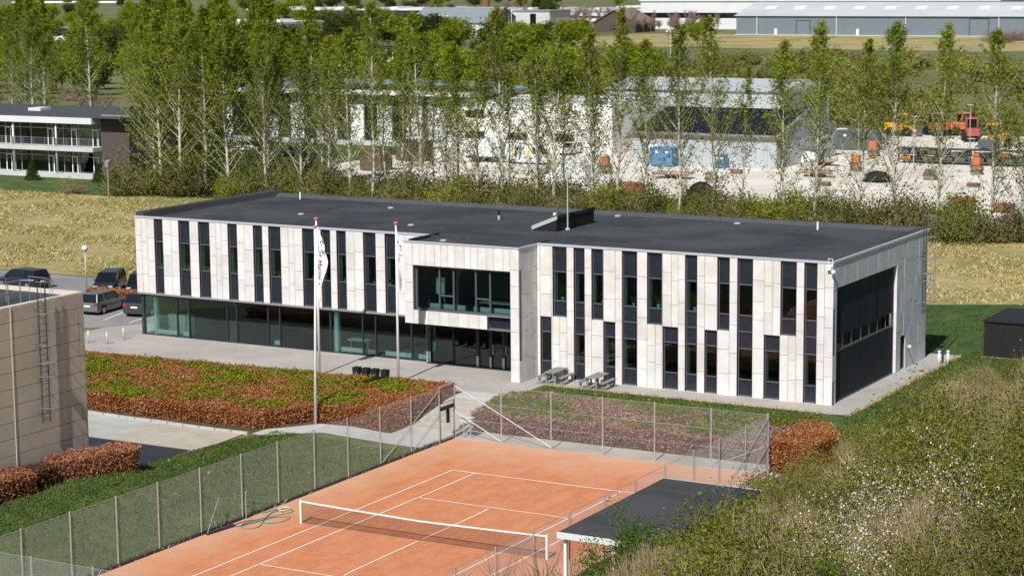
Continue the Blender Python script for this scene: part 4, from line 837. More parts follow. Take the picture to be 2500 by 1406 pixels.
# ------------------------------------------------------------------ park lamp, cars
t = thing('globe_lamp', 'tall lamp post with silver globe at the car park edge', 'street lamp', (-57.6, 44.3, 1)); x, y = -57.6, 44.3
MB().tube([(x,y,1),(x,y,4.25)], [.06,.045], 8).build('post', 'galv', t, smooth=True); MB().lathe((x,y,4.2), [(.05,0),(.2,.08),(.26,.22),(.22,.38),(.1,.47),(.02,.48)], 14).build('globe', 'lamp_clear', t, smooth=True); MB().lathe((x,y,4.58), [(.2,0),(.13,.09),(.02,.12)], 14).build('cap', 'metal_light', t)
def car(name, label, paint, L=4.4, W=1.78, H=1.48, style='estate', cat='car'):
    t = thing(name, label, cat, (0,0,0)); hw = W/2; belt = H*.62
    st = {'estate': [(-.49,.33,.52,.86),(-.485,.24,.60,.95),(-.44,.18,.62,.99),(-.2,.17,.625,1),(.1,.17,.62,1),(.22,.17,.60,.995),(.36,.18,.54,.97),(.45,.2,.47,.9),(.495,.28,.40,.76)],
          'suv': [(-.49,.35,.55,.86),(-.485,.26,.62,.95),(-.44,.2,.64,.99),(-.2,.19,.645,1),(.1,.19,.64,1),(.24,.19,.62,.995),(.38,.2,.58,.97),(.46,.22,.5,.9),(.495,.3,.42,.78)],
          'van': [(-.495,.22,.6,.95),(-.485,.2,.62,.99),(-.3,.19,.63,1),(.0,.19,.63,1),(.25,.19,.6,1),(.36,.19,.50,.98),(.44,.2,.42,.94),(.495,.26,.32,.82)]}[style]
    rings = []
    for u, zb, zt, ww in st:
        x = u*L; w = hw*ww; zt *= H; zb *= 1.0
        rings.append([(x,-w*.9,zb),(x,-w,zb+.12),(x,-w,zt*.72+zb*.28),(x,-w*.94,zt-.02),(x,-w*.85,zt),(x,w*.85,zt),(x,w*.94,zt-.02),(x,w,zt*.72+zb*.28),(x,w,zb+.12),(x,w*.9,zb)])
    MB().rings(rings).build('body', paint, t, smooth=False)
    cb = {'estate': [(-.475,.62,.90,1),(-.42,1.0,.74,1),(.02,1.0,.76,1),(.10,.985,.76,1),(.27,.60,.86,1)], 'suv': [(-.475,.64,.90,1),(-.40,.99,.73,1),(.0,1.0,.75,1),(.09,.98,.75,1),(.26,.62,.86,1)], 'van': [(-.492,.62,.95,1),(-.488,1.0,.84,1),(.14,1.0,.84,1),(.22,.97,.83,1),(.38,.50,.9,1)]}[style]
    # glasshouse: base ring at belt, roof ring; built as one dark glass hull with a painted roof and pillars
    xb0, xb1 = cb[0][0]*L, cb[4][0]*L; xr0, xr1 = cb[1][0]*L, cb[3][0]*L; zb = belt-.02; zr = H-.035
    yb, yr = hw*.90, hw*.74
    B = [(xb0,-yb,zb),(xb1,-yb*.95,cb[4][1]*H),(xb1,yb*.95,cb[4][1]*H),(xb0,yb,zb)]; T = [(xr0,-yr,zr),(xr1,-yr,zr),(xr1,yr,zr),(xr0,yr,zr)]
    gm = 'car_glass' if style != 'van' else paint
    MB().rings([B, T]).build('windows' if style != 'van' else 'cargo_body', gm, t)
    MB().rings([[(xr0-.03,-yr-.02,zr),(xr1+.03,-yr-.02,zr),(xr1+.03,yr+.02,zr),(xr0-.03,yr+.02,zr)],[(xr0+.1,-yr+.1,H),(xr1-.12,-yr+.1,H),(xr1-.12,yr-.1,H),(xr0+.1,yr-.1,H)]]).build('roof', paint, t)
    for s in (-1, 1):
        for a, b in ((B[0] if s < 0 else B[3], T[0] if s < 0 else T[3]), (B[1] if s < 0 else B[2], T[1] if s < 0 else T[2])): MB().bar((a[0],a[1]+s*.005,a[2]),(b[0],b[1]+s*.005,b[2]),.07,.05).build('pillar', paint, t)
        if style != 'van':
            for fx in (.33,.62):
                a = np.array(B[0])*(1-fx)+np.array(B[1])*fx; b = np.array(T[0])*(1-fx)+np.array(T[1])*fx; MB().bar((a[0],s*(abs(a[1])+.006),a[2]),(b[0],s*(abs(b[1])+.006),b[2]),.05,.06).build('pillar', paint, t)
        else: MB().rings([[(.16*L,s*(hw*.93),H*.60),(.33*L,s*(hw*.92),H*.56),(.33*L,s*(hw*.95),H*.56),(.16*L,s*(hw*.96),H*.60)],[(.16*L,s*(hw*.80),H*.86),(.225*L,s*(hw*.80),H*.86),(.225*L,s*(hw*.84),H*.86),(.16*L,s*(hw*.84),H*.86)]]).build('side_window', 'car_glass', t)
        MB().box(.18*L,s*hw*.97-.09 if s<0 else s*hw*.97,belt-.02,.18*L+.12,s*hw*.97 if s<0 else s*hw*.97+.09,belt+.1).build('mirror', paint, t)
        MB().box(.455*L,s*hw*.62-.16,H*.40,.487*L,s*hw*.62+.16,H*.46).build('headlight', 'lamp_clear', t); MB().box(-.494*L,s*hw*.74-.12,H*.45,-.478*L,s*hw*.74+.12,H*.58).build('tail_light', 'lamp_red', t)
        for u in (-.30, .31):
            wx, r = u*L, .315; w = MB().tube([(wx,s*(hw-.20),r),(wx,s*(hw+.005),r)], r, 18).build('wheel', 'rubber', t); MB().tube([(wx,s*(hw-.04),r),(wx,s*(hw+.012),r)], r*.66, 14).build('rim', 'rim', w)
            mbx = MB().tube([(wx,s*(hw-.1),r+.01),(wx,s*(hw*.999),r+.01)], r+.055, 18).build('wheel_arch', 'rubber', t)
    if style == 'van': MB().rings([[(.385*L,-hw*.8,H*.52),(.385*L,hw*.8,H*.52),(.375*L,hw*.8,H*.52),(.375*L,-hw*.8,H*.52)],[(.235*L,-hw*.72,H*.95),(.235*L,hw*.72,H*.95),(.22*L,hw*.72,H*.95),(.22*L,-hw*.72,H*.95)]]).build('windscreen', 'car_glass', t)
    MB().box(-.497*L,-.26,H*.40,-.487*L,.26,H*.475).build('number_plate', 'plate', t); MB().box(.478*L,-.26,.32,.493*L,.26,.42).build('number_plate', 'plate', t)
    MB().box(-.488*L,-hw*.86,.24,-.46*L,hw*.86,.36).build('bumper', 'frame_dark', t); MB().box(.46*L,-hw*.66,.2,.486*L,hw*.66,.36).build('grille', 'frame_dark', t)
    return t
def put(c, x, y, rz, z=1.045): c.location = (x, y, z); c.rotation_euler = (0,0,math.radians(rz))
put(car('estate_car', 'silver estate car parked beside the white bay lines', 'car_silver', 4.35, 1.72, 1.5), -50.6, 38.1, 98)
put(car('suv', 'grey SUV seen from behind beside the glazed office corner', 'car_grey', 4.55, 1.88, 1.62, 'suv'), -47.2, 39.0, 102)
put(car('estate_car', 'dark grey estate car behind the low hedge, facing the court', 'car_blue', 4.7, 1.82, 1.47), -56.7, 45.9, -62)
put(car('hatchback', 'black hatchback next to the dark estate, behind the low hedge', 'car_dark', 4.2, 1.78, 1.46), -53.9, 46.2, -60)
put(car('hatchback', 'small white car behind the low hedge against the office corner', 'car_white', 3.7, 1.65, 1.5), -51.2, 46.5, -60)
put(car('estate_car', 'dark blue car at the left edge beyond the beige hall roof', 'car_blue', 4.5, 1.8, 1.5), -63.9, 44.2, 176)

# ------------------------------------------------------------------ buildings beyond the tree belt
def facade_grid(parent, y, cols, rows, mull, glass='glass_dark', fm='metal_light', w=.05):
    """window parts between column lines, each with a pane"""
    for a, b in zip(cols, cols[1:]):
        for c, d in zip(rows, rows[1:]):
            f = MB().box(a,y,c,a+w,y+.08,d).box(b-w,y,c,b,y+.08,d).box(a+w,y,c,b-w,y+.08,c+w).box(a+w,y,d-w,b-w,y+.08,d).build('window', fm, parent, fix=False)
            box('pane', glass, f, a+w, y+.04, c+w, b-w, y+.05, d-w)
t = thing('brick_office', 'two-storey glazed office with dark brick end wall, left of the tree belt', 'building', (-125, 118, 1)); YO = 114.4
MB().box(-115.8,YO-.1,1,-111.6,128,8.3).build('end_wall', 'brick_dark', t, fix=False)
MB().box(-155,YO+3.2,1,-115.8,128,8.2).build('wall', 'interior_dark', t, fix=False)
MB().box(-155,YO-1.6,1.02,-115.85,YO+3.2,1.5).build('plinth', 'concrete_pale', t, fix=False); MB().box(-155,YO-1.7,4.25,-115.82,YO+3.2,4.75).build('balcony_slab', 'concrete_pale', t, fix=False)
MB().box(-155,YO-1.8,7.55,-115.8,YO+3.2,8.28).build('fascia', 'pale_grey', t, fix=False); rf = MB().box(-155,YO-1.75,8.281,-111.5,128.1,8.45).build('roof', 'felt_light', t, fix=False); MB().box(-115.7,YO-.15,8.451,-111.45,YO+.2,8.6).build('coping', 'metal_grey', t, fix=False)
cols = [-155,-151,-147,-143,-140,-137,-134.6,-132.2,-131.0,-129.6,-128.6,-126.9,-124.2,-123.6,-121.8,-120.5,-119.4,-117.2,-116.6,-115.85]
facade_grid(t, YO, cols, [1.5,3.5,4.25], None, fm='metal_grey'); facade_grid(t, YO, cols, [4.75,6.8,7.55], None, fm='metal_grey')
for x in (-148.6,-142,-135.3,-128.6,-121.8): MB().tube([(x,YO-1.3,1.5),(x,YO-1.3,7.6)], .13, 10).build('column', 'metal_light', t, smooth=True)
for x in np.arange(-154, -116, 1.7): MB().tube([(x,YO-1.55,4.5),(x,YO-1.55,5.75)], .03, 5).build('railing_post', 'steel', t)
for z in (4.95,5.15,5.35,5.55,5.75): MB().tube([(-155,YO-1.55,z),(-115.9,YO-1.55,z)], .014 if z < 5.7 else .03, 5).build('railing_bar', 'steel', t)
for x in (-131.0,-124.2,-120.5,-117.2):
    for z in (1.5,4.75): MB().box(x-.06,YO-.03,z,x+.06,YO+.0,z+2).box(x+.74,YO-.03,z,x+.86,YO,z+2).box(x+.06,YO-.03,z+1.9,x+.74,YO,z+2).build('door', 'white_paint', t, fix=False)
MB().box(-131,118.5,8.45,-129,120.5,8.8).build('rooflight', 'pale_grey', rf); MB().box(-136,117,8.45,-135.2,117.8,8.75).build('vent', 'pale_grey', rf)
for x in (-114.4,-113.9,-113.3): MB().box(x,118,8.45,x+.38,118.6,9.4).build('chimney_flue', 'black_paint', rf)

t = thing('white_pier_building', 'long building with white wall piers and dark windows behind the belt', 'building', (-118, 172, 1))
MB().box(-139,168.4,1,-103.6,186,8.0).build('wall', 'interior_dark', t, fix=False)
px = [(-139,-137.2),(-132.2,-129.1),(-126.7,-124.4),(-122.2,-118.8),(-116.4,-114.2),(-111.9,-109.5),(-107.2,-104.6)]
for a, b in px: MB().box(a,168.0,1.6,b,168.39,6.6).build('pier', 'white_render', t, fix=False); MB().box(a,168.05,6.61,b,168.38,8.0).build('pier_head', 'grey_sheet', t, fix=False)
for (a, b), (c, d) in zip(px, px[1:]): facade_grid(t, 168.2, [b+.02,(b+c)/2,c-.02], [2.0,4.2,6.4,8.0], None, 'car_glass', 'frame_grey')
MB().box(-140,166.8,8.02,-96,188,8.5).build('roof', 'roof_grey', t, fix=False); MB().box(-140,166.6,8.1,-96,166.79,8.75).build('fascia', 'white_render', t, fix=False); MB().box(-139,166.9,1.0,-103.6,168,1.58).build('plinth', 'concrete_pale', t, fix=False)
MB().box(-126,172,8.51,-99,178,8.9).build('rooflight', 'solar', t, fix=False)
t = thing('white_hall', 'plain white rendered hall with three slot windows behind the gravel yard', 'building', (-89, 172, 1))
ops = [(-97.7,-94.5,2.4,3.4),(-91,-87.9,2.4,3.4),(-84.1,-80.8,2.4,3.4),(-97.5,-94.6,5.2,6.3)]; mb = MB()
for r in subtract(-103.5, -75.1, 1, 7.6, ops): mb.box(r[0],168,r[2],r[1],168.3,r[3])
mb.box(-75.4,168.31,1,-75.1,186,7.6).build('wall', 'white_render', t, fix=False)
for a, b, c, d in ops: f = MB().box(a,168.1,c,b,168.18,c+.08).box(a,168.1,d-.08,b,168.18,d).box((a+b)/2-.04,168.1,c+.08,(a+b)/2+.04,168.18,d-.08).build('window', 'frame_dark', t, fix=False); box('pane', 'car_glass', f, a, 168.19, c, b, 168.2, d)
MB().box(-103.3,168.35,7.2,-75.5,186,7.5).build('roof', 'roof_grey', t, fix=False); MB().box(-103.7,167.9,7.61,-74.9,168.5,7.75).build('roof_edge', 'metal_light', t, fix=False)
for y in (174,180): MB().box(-103,y,7.51,-76,y+.8,7.75).build('rooflight_strip', 'pale_grey', t, fix=False)
t = thing('sheet_hall', 'pale grey sheet-metal hall behind the solar-roofed shed', 'building', (-78, 200, 1)); MB().box(-92,200,1,-64,218,7.6).build('wall', 'grey_sheet', t, fix=False)
MB().rings([[(-92.4,199.6,7.61),(-63.6,199.6,7.61),(-63.6,218,7.61),(-92.4,218,7.61)],[(-92,208,9.0),(-64,208,9.0),(-64,209,9.0),(-92,209,9.0)]]).build('roof', 'grey_sheet', t)
t = thing('solar_shed', 'grey corrugated shed with dark solar panels across its pitched roof', 'building', (-57, 165, 1))
MB().box(-67.2,157,1,-47.4,177,4.9).build('wall', 'grey_sheet', t, fix=False)
for x in np.arange(-67.1,-47.4,.45): box('rib', 'grey_sheet', t, x, 156.95, 1.05, x+.08, 157, 4.85)
for s, n_ in ((0,'gable'),): MB().rings([[(-47.38,157,4.9),(-47.38,177,4.9),(-47.38,167,7.5)],[(-47.6,157,4.9),(-47.6,177,4.9),(-47.6,167,7.5)]]).build('gable', 'grey_sheet', t); MB().rings([[(-67.2,157,4.9),(-67.2,177,4.9),(-67.2,167,7.5)],[(-67.0,157,4.9),(-67.0,177,4.9),(-67.0,167,7.5)]]).build('gable', 'grey_sheet', t)
rf = MB().rings([[(-67.6,156.6,4.9),(-67.6,167,7.62),(-67.6,177.4,4.9),(-67.6,177.4,4.75),(-67.6,167,7.5),(-67.6,156.6,4.75)],[(-47.1,156.6,4.9),(-47.1,167,7.62),(-47.1,177.4,4.9),(-47.1,177.4,4.75),(-47.1,167,7.5),(-47.1,156.6,4.75)]]).build('roof', 'roof_grey', t)
for i in range(11):
    for j in range(4):
        x0 = -66.4+i*1.72; a, b = .06+j*.225, .06+j*.225+.21; f = lambda q: (156.6+10.4*q, 4.93+2.72*q+.08); (y0,z0),(y1,z1) = f(a), f(b)
        MB().rings([[(x0,y0,z0),(x0+1.62,y0,z0),(x0+1.62,y1,z1),(x0,y1,z1)],[(x0,y0,z0+.05),(x0+1.62,y0,z0+.05),(x0+1.62,y1,z1+.05),(x0,y1,z1+.05)]]).build('solar_panel', 'solar', rf)
MB().box(-67.6,156.5,4.72,-47.1,156.6,4.88).build('gutter', 'rust', t, fix=False); MB().box(-64.6,156.93,1.02,-62.3,156.97,3.6).build('door', 'pale_grey', t, fix=False); MB().box(-53.5,156.93,1.02,-49.0,156.97,4.2).build('door', 'grey_sheet', t, fix=False)
t = thing('grey_warehouse', 'long blue-grey warehouse with pale roof on the far meadow', 'building', (-190, 645, 1))
MB().box(-259.2,635,1,-90,675,8).build('wall', 'warehouse_wall', t, fix=False); rf = MB().rings([[(-260,634.3,7.9),(-260,655,12.6),(-260,676,7.9)],[(-89,634.3,7.9),(-89,655,12.6),(-89,676,7.9)]]).build('roof', 'warehouse_roof', t)
MB().rings([[(-259.1,635,8),(-259.1,675,8),(-259.1,655,12.4)],[(-258.9,635,8),(-258.9,675,8),(-258.9,655,12.4)]]).build('gable', 'warehouse_wall', t)
for a, b, z in ((-235.7,-230.2,6.4),(-171.5,-164.5,7.2),(-120,-114,7.2)): f = MB().box(a,634.9,1,a+.25,634.99,z).box(b-.25,634.9,1,b,634.99,z).box(a+.25,634.9,z-.25,b-.25,634.99,z).build('loading_door', 'frame_dark', t, fix=False); box('door_leaf', 'warehouse_wall', f, a+.26, 634.94, 1, b-.26, 634.98, z-.26)
for x in (-244.2,-212.8,-180.5,-150): MB().box(x,634.9,1,x+1.1,634.98,3.4).build('door', 'pale_grey', t, fix=False)
for x in (-251,-220.2,-194.4,-161,-130): MB().tube([(x,634.8,1),(x,634.8,7.9)], .16, 6).build('downpipe', 'pale_grey', t)
for i, x in enumerate(np.arange(-252,-95,11.5)): y0, y1 = 645, 648; z = lambda y: 7.9+(y-634.3)*.2271; MB().rings([[(x,y0,z(y0)+.02),(x+4,y0,z(y0)+.02),(x+4,y1,z(y1)+.02),(x,y1,z(y1)+.02)],[(x,y0,z(y0)+.25),(x+4,y0,z(y0)+.25),(x+4,y1,z(y1)+.25),(x,y1,z(y1)+.25)]]).build('rooflight', 'white_paint', rf)
MB().box(-259.3,633.5,1,-90,634.9,1.25).build('apron_edge', 'concrete_pale', t, fix=False)
def gable_house(label, x0, x1, y0, y1, ze, zr, wall, roofm, axis='x', wins=(), name='gabled_house'):
    t = thing(name, label, 'house', ((x0+x1)/2, (y0+y1)/2, 1)); MB().box(x0,y0,1,x1,y1,ze).build('wall', wall, t, fix=False); o = .6
    if axis == 'x':
        m = (y0+y1)/2; sl = (zr-ze)/(m-y0); rf = MB().rings([[(x,y0-o,ze-sl*o),(x,m,zr),(x,y1+o,ze-sl*o),(x,y1+o,ze-sl*o+.3),(x,m,zr+.3),(x,y0-o,ze-sl*o+.3)] for x in (x0-o, x1+o)]).build('roof', roofm, t)
        for x in (x0+.1, x1-.1): MB().rings([[(x,y0,ze),(x,y1,ze),(x,m,zr)],[(x-.1,y0,ze),(x-.1,y1,ze),(x-.1,m,zr)]]).build('gable', wall, t)
        for y, z, w, h in wins: f = MB().box(x1+.01,y-w/2,z,x1+.06,y+w/2,z+h).build('window', 'frame_dark', t, fix=False); box('pane', 'car_glass', f, x1+.07, y-w/2+.1, z+.1, x1+.08, y+w/2-.1, z+h-.1)
    else:
        m = (x0+x1)/2; sl = (zr-ze)/(m-x0); rf = MB().rings([[(x0-o,y,ze-sl*o),(m,y,zr),(x1+o,y,ze-sl*o),(x1+o,y,ze-sl*o+.3),(m,y,zr+.3),(x0-o,y,ze-sl*o+.3)] for y in (y0-o, y1+o)]).build('roof', roofm, t)
        MB().rings([[(x0,y0,ze),(x1,y0,ze),(m,y0,zr)],[(x0,y0+.1,ze),(x1,y0+.1,ze),(m,y0+.1,zr)]]).build('gable', wall, t)
        for x, z, w, h in wins: f = MB().box(x-w/2,y0-.06,z,x+w/2,y0-.01,z+h).build('window', 'frame_dark', t, fix=False); box('pane', 'car_glass', f, x-w/2+.1, y0-.08, z+.1, x+w/2-.1, y0-.07, z+h-.1)
    return t, rf
t, rf = gable_house('grey-roofed barn-like house with tall gable windows, far behind the belt', -372, -338, 588, 612, 6.4, 11.4, 'pale_grey', 'roof_grey', 'x', [(594,3,1.6,4),(598,3,1.6,6.2),(602,3,1.6,7),(606,3,1.6,5)])
MB().box(-362,590,8.2,-356,592.5,8.8).build('rooflight', 'white_paint', rf)
gable_house('brown twin-gabled house, left gable, right of the grey-roofed barn', -342, -328, 622, 640, 4.5, 9.0, 'brick_dark', 'roof_brown', 'y', [(-335,2,4,2)]); gable_house('brown twin-gabled house, right gable, below the long white hall', -326, -308, 650, 668, 4.8, 9.6, 'brick_dark', 'roof_brown', 'y', [(-317,2,4,2)])
t = thing('concrete_block_house', 'pale concrete block building beside the grey-roofed barn', 'building', (-320,590,1)); MB().box(-326,588,1,-312,604,10.4).build('wall', 'concrete_pale', t, fix=False); MB().box(-326.3,587.7,10.4,-311.7,604.3,10.8).build('roof', 'roof_grey', t, fix=False); MB().box(-320,587.9,1.2,-317.6,587.99,9.6).build('stair_window', 'car_glass', t, fix=False)
def hall(label, x0, x1, y0, d, z, wall, roofm, lights=0, name='flat_hall'):
    t = thing(name, label, 'hall', ((x0+x1)/2, y0, 1)); MB().box(x0,y0,1,x1,y0+d,z).build('wall', wall, t, fix=False); rf = MB().box(x0-.5,y0-.5,z,x1+.5,y0+d,z+.7).build('roof', roofm, t, fix=False)
    for k in range(lights): x = x0+(x1-x0)*(k+.5)/lights; MB().box(x-2,y0+d*.3,z+.71,x+2,y0+d*.6,z+1.4).build('rooflight', 'white_paint', rf, fix=False)
    MB().box(x0,y0-.08,z*.45,x1,y0-.01,z*.62).build('window_band', 'car_glass', t, fix=False)
hall('low white hall with dark window band, second row at upper left', -443, -428, 504, 20, 8, 'white_render', 'roof_grey'); hall('white hall glimpsed through the dense crowns at upper left', -358, -333, 450, 25, 9.3, 'white_render', 'pale_grey', 2)
hall('very long pale-roofed hall behind the dark conifers', -560, -440, 740, 45, 7.5, 'interior_dark', 'pale_grey', 4); hall('very long white hall under the top edge, right of the chimney', -500, -352, 810, 60, 5.6, 'pale_grey', 'grey_sheet', 8); hall('white end block of the long far hall', -372, -358, 763, 40, 8.4, 'white_render', 'pale_grey')
hall('low hall with pale roof at the far upper left', -460, -425, 458, 18, 3.4, 'interior_dark', 'pale_grey', 3); hall('farthest pale hall at the top left edge', -1260, -1130, 1330, 40, 6, 'white_render', 'pale_grey'); hall('farthest pale roof behind the grey warehouse', -330, -180, 700, 60, 12.2, 'pale_grey', 'pale_grey', 10)
hall('brown-roofed low building at the far top right of centre', -350, -300, 840, 30, 5, 'brick_dark', 'roof_tile'); hall('second brown-roofed building at the far top centre', -420, -370, 900, 30, 6, 'brick_dark', 'roof_brown'); hall('dark low building glimpsed left of the white block', -470, -446, 500, 16, 6, 'interior_dark', 'roof_grey'); hall('orange-roofed shed at the far upper left', -612, -598, 640, 10, 3.4, 'white_render', 'orange')
hall('third brown-roofed building at far top, beside the bare trees', -300, -268, 780, 20, 5, 'brick_dark', 'roof_tile')
t = thing('chimney', 'dark red factory chimney at the top edge of the picture', 'chimney', (-520,900,1)); MB().tube([(-520,900,1),(-520,900,26)], [2.2,1.8], 12).build('stack', 'rust', t)
MB().lathe((-520,900,26), [(1.9,0),(2.1,.3),(2.1,.8),(1.6,.9)], 12).build('rim', 'brick_dark', t)
t = thing('roof_sign', 'white letter sign on the roof behind the pier building', 'sign', (-138,190,9)); 
def text_mesh(body, size, name, m, parent, mtx):
    cu = bpy.data.curves.new('t', 'FONT'); cu.body = body; cu.size = size; cu.extrude = .05; cu.resolution_u = 2; ob = bpy.data.objects.new('t', cu); COL.objects.link(ob)
    dg = bpy.context.evaluated_depsgraph_get(); dg.update(); me = bpy.data.meshes.new_from_object(ob.evaluated_get(dg)); bpy.data.objects.remove(ob); bpy.data.curves.remove(cu); me.materials.clear(); me.transform(mtx); return link(name, me, m, parent)
text_mesh('DIMASK', 1.9, 'letters', 'white_paint', t, Matrix.Translation((-139.5,190,9.7)) @ Matrix.Rotation(math.pi/2, 4, 'X')); MB().box(-139.6,190.1,9.4,-131,190.2,9.55).build('sign_rail', 'frame_dark', t)
for x in (-139,-135.2,-131.5): MB().box(x,190.1,8.2,x+.1,190.2,9.39).build('sign_leg', 'frame_dark', t)
hall('dark flat-roofed block carrying the white roof letters', -152, -112, 189, 14, 7.4, 'interior_dark', 'roof_grey', 0)

def ordn_(n):
    n += 1; return '%d%s' % (n, 'th' if 10 <= n % 100 <= 20 else {1:'st',2:'nd',3:'rd'}.get(n % 10,'th'))
# ------------------------------------------------------------------ yard: van, containers, machines
def van(label, x, y, rz):
    t = car('delivery_van', label, 'car_white', 6.0, 2.0, 2.5, 'van', 'van')
    for xx, w, z0, z1, m_ in ((-1.55,.35,.9,2.1,'orange'),(-1.0,.4,.8,2.0,'teal'),(-.35,.3,1.2,1.6,'yellow'),(.25,.35,1.0,1.75,'yellow'),(-.3,.5,.7,.95,'teal')):
        MB().rings([[(xx,-.93,z0),(xx+w,-.93,z0),(xx+w,-.9,z1),(xx,-.9,z1)],[(xx,-1.01,z0),(xx+w,-1.01,z0),(xx+w,-1.0,z1),(xx,-1.0,z1)]]).build('side_graphic', m_, t)
    put(t, x, y, rz, 1.03); return t
van('white delivery van with orange, teal and yellow graphics in the yard', -78.5, 151.6, 0)
t = thing('box_trailer', 'pale box trailer standing behind the delivery van', 'trailer', (-84.5,152,1)); MB().bev(-87.3,151,1.75,-82.2,153,3.6,.05).build('box_body', 'pale_grey', t); MB().box(-87.4,151,1.5,-82,153,1.74).build('chassis', 'frame_dark', t)
for x in (-86.2,-85.3):
    for y in (151.05,152.7): MB().tube([(x,y,1.35),(x,y+.25,1.35)], .34, 12).build('wheel', 'rubber', t)
put(car('small_car', 'white car parked at the white hall, right of the slot windows', 'car_white', 4.2, 1.75, 1.5), -80.2, 166.0, -90, 1.03)
put(car('small_car', 'white car on the west lawn behind the belt', 'car_white', 4.4, 1.75, 1.45), -122.5, 152.0, 5, 1.03); put(car('small_car', 'dark car behind the belt, right of the white one', 'car_dark', 4.3, 1.75, 1.45), -112, 148.0, 5, 1.03)
put(car('small_car', 'black car deeper behind the belt, beside the brown boxes', 'car_dark', 4.3, 1.75, 1.45), -97.5, 133.0, 10, 1.03)
def container(label, x, y, L, W, H, m, rz=0):
    t = thing('container', label, 'container', (0,0,0)); MB().box(-L/2,-W/2,.1,L/2,W/2,H).build('shell', m, t, fix=False)
    for u in np.arange(-L/2+.1, L/2-.1, .3): box('corrugation', m, t, u, -W/2-.04, .2, u+.14, -W/2, H-.12)
    MB().box(-L/2-.02,-W/2-.06,H-.1,L/2+.02,W/2+.02,H+.03).build('top_rail', m, t, fix=False)
    for u in (() if m in ('red','rust','brown_box') else (-L*.25, L*.2)): box('marking', 'white_paint', t, u, -W/2-.05, H*.72, u+.35, -W/2-.042, H*.85)
    t.location = (x, y, 1.02); t.rotation_euler = (0,0,rz); return t
container('blue steel container against the grey solar-roofed shed', -61.6, 155.6, 2.9, 2.2, 2.3, 'blue_box'); container('small blue container at the east door of the solar shed', -54.2, 155.9, 1.3, 1.2, 1.6, 'blue_box'); container('long dark container in the yard east of the solar shed', -48.2, 187.2, 6, 2.4, 2.5, 'frame_grey')
container('brown timber box crate under the belt, nearer one', -91.5, 136.4, 3.2, 2.4, 2.6, 'brown_box'); container('brown timber box crate under the belt, farther one', -94.2, 149.5, 4.2, 2.4, 2.6, 'brown_box'); container('pale grey skip between the trunks below the blue container', -61.5, 131, 4.4, 2.2, 2.4, 'pale_grey')
container('rust red skip under the belt behind the roof mast', -51, 124, 4.2, 2.0, 1.3, 'rust'); container('pinkish red board stack under the belt at the right', -14.2, 124.5, 2.2, 1.0, 1.3, 'red'); container('second reddish board stack, right of the first', -10.2, 124.8, 2.0, .9, .9, 'rust'); container('blue-grey tarped load at the right edge of the yard', -4.0, 128, 5, 2, 1.6, 'blue_box')
def loader(label, x, y, rz, m='yellow', cat='loader'):
    t = thing('wheel_loader', label, cat, (0,0,0)); MB().bev(-2.2,-.9,.9,.6,.9,1.9,.12).build('engine_body', m, t); MB().bev(-.4,-.75,1.9,.9,.75,3.1,.1).build('cab_glass', 'car_glass', t); MB().bev(-.5,-.85,3.1,1.0,.85,3.3,.05).build('cab_roof', m, t)
    for u in (-.4,.82):
        for v in (-.75,.68): MB().box(u,v-.02,1.9,u+.08,v+.1,3.1).build('cab_post', m, t)
    for v in (-.6,.5): MB().bar((.6,v,1.5),(2.4,v,.7),.14,.28).build('lift_arm', m, t)
    MB().extr([(2.3,.25),(3.1,.2),(3.2,.3),(2.5,.5),(2.45,1.2),(2.3,1.25)], 'y', -1.1, 1.1).build('bucket', 'frame_grey', t)
    for u in (-1.4,1.0):
        for v in (-1.1,.75): MB().tube([(u,v,.68),(u,v+.4,.68)], .68, 14).build('wheel', 'rubber', t)
    t.location = (x,y,1.02); t.rotation_euler = (0,0,rz); return t
loader('yellow wheel loader in the yard near the right edge', -32.4, 197, -1.9); loader('orange-yellow machine behind the dark container', -50.5, 211, .3, 'yellow', 'machine'); loader('red machine right of the yellow one, deep in the yard', -46.2, 214, 2.4, 'red', 'machine'); loader('orange machine deepest in the yard, under the tall crowns', -43.0, 216, .8, 'orange', 'machine'); loader('small red implement carrier left of the yellow loader', -38.5, 206, 2.0, 'red', 'machine')
t = thing('box_truck', 'white box truck at the edge of the solar shed', 'truck', (-54.2,191.7,1)); MB().bev(-55.9,190.6,1.9,-53.4,192.9,4.2,.06).build('cargo_box', 'car_white', t); MB().bev(-53.3,190.7,1.5,-51.6,192.8,3.4,.15).build('cab', 'car_white', t); MB().box(-52.6,190.66,2.5,-51.7,190.7,3.2).build('cab_window', 'car_glass', t)
for x in (-55.2,-52.4):
    for y in (190.7,192.5): MB().tube([(x,y,1.45),(x,y+.3,1.45)], .42, 12).build('wheel', 'rubber', t)
def rack(label, x, y, L, m):
    t = thing('storage_rack', label, 'rack', (x,y,1))
    for u in np.linspace(0, L, 6): MB().box(x+u,y,1,x+u+.12,y+.12,3.0).build('upright', 'frame_dark', t, fix=False); MB().box(x+u,y+1.8,1,x+u+.12,y+1.92,3.0).build('upright', 'frame_dark', t, fix=False)
    for z in (1.4,2.1,2.8): MB().box(x,y-.05,z,x+L+.12,y+1.95,z+.09).build('shelf', 'frame_dark', t, fix=False)
    r_ = random.Random(int(L*7))
    for z in (1.5,2.2):
        u = .2
        while u < L-1: w = r_.uniform(.5,1.4); MB().bev(x+u,y+.1,z,x+u+w,y+1.7,z+r_.uniform(.25,.55),.03).build('load', r_.choice(m), t); u += w+r_.uniform(.1,.5)
rack('long dark storage rack with orange and dark loads in the yard', -37.0, 171.2, 15, ['orange','rust','frame_dark','frame_dark','frame_grey','brown_box']); rack('low dark rack at the right edge behind the first', -22, 178, 12, ['frame_dark','rust','blue_box'])
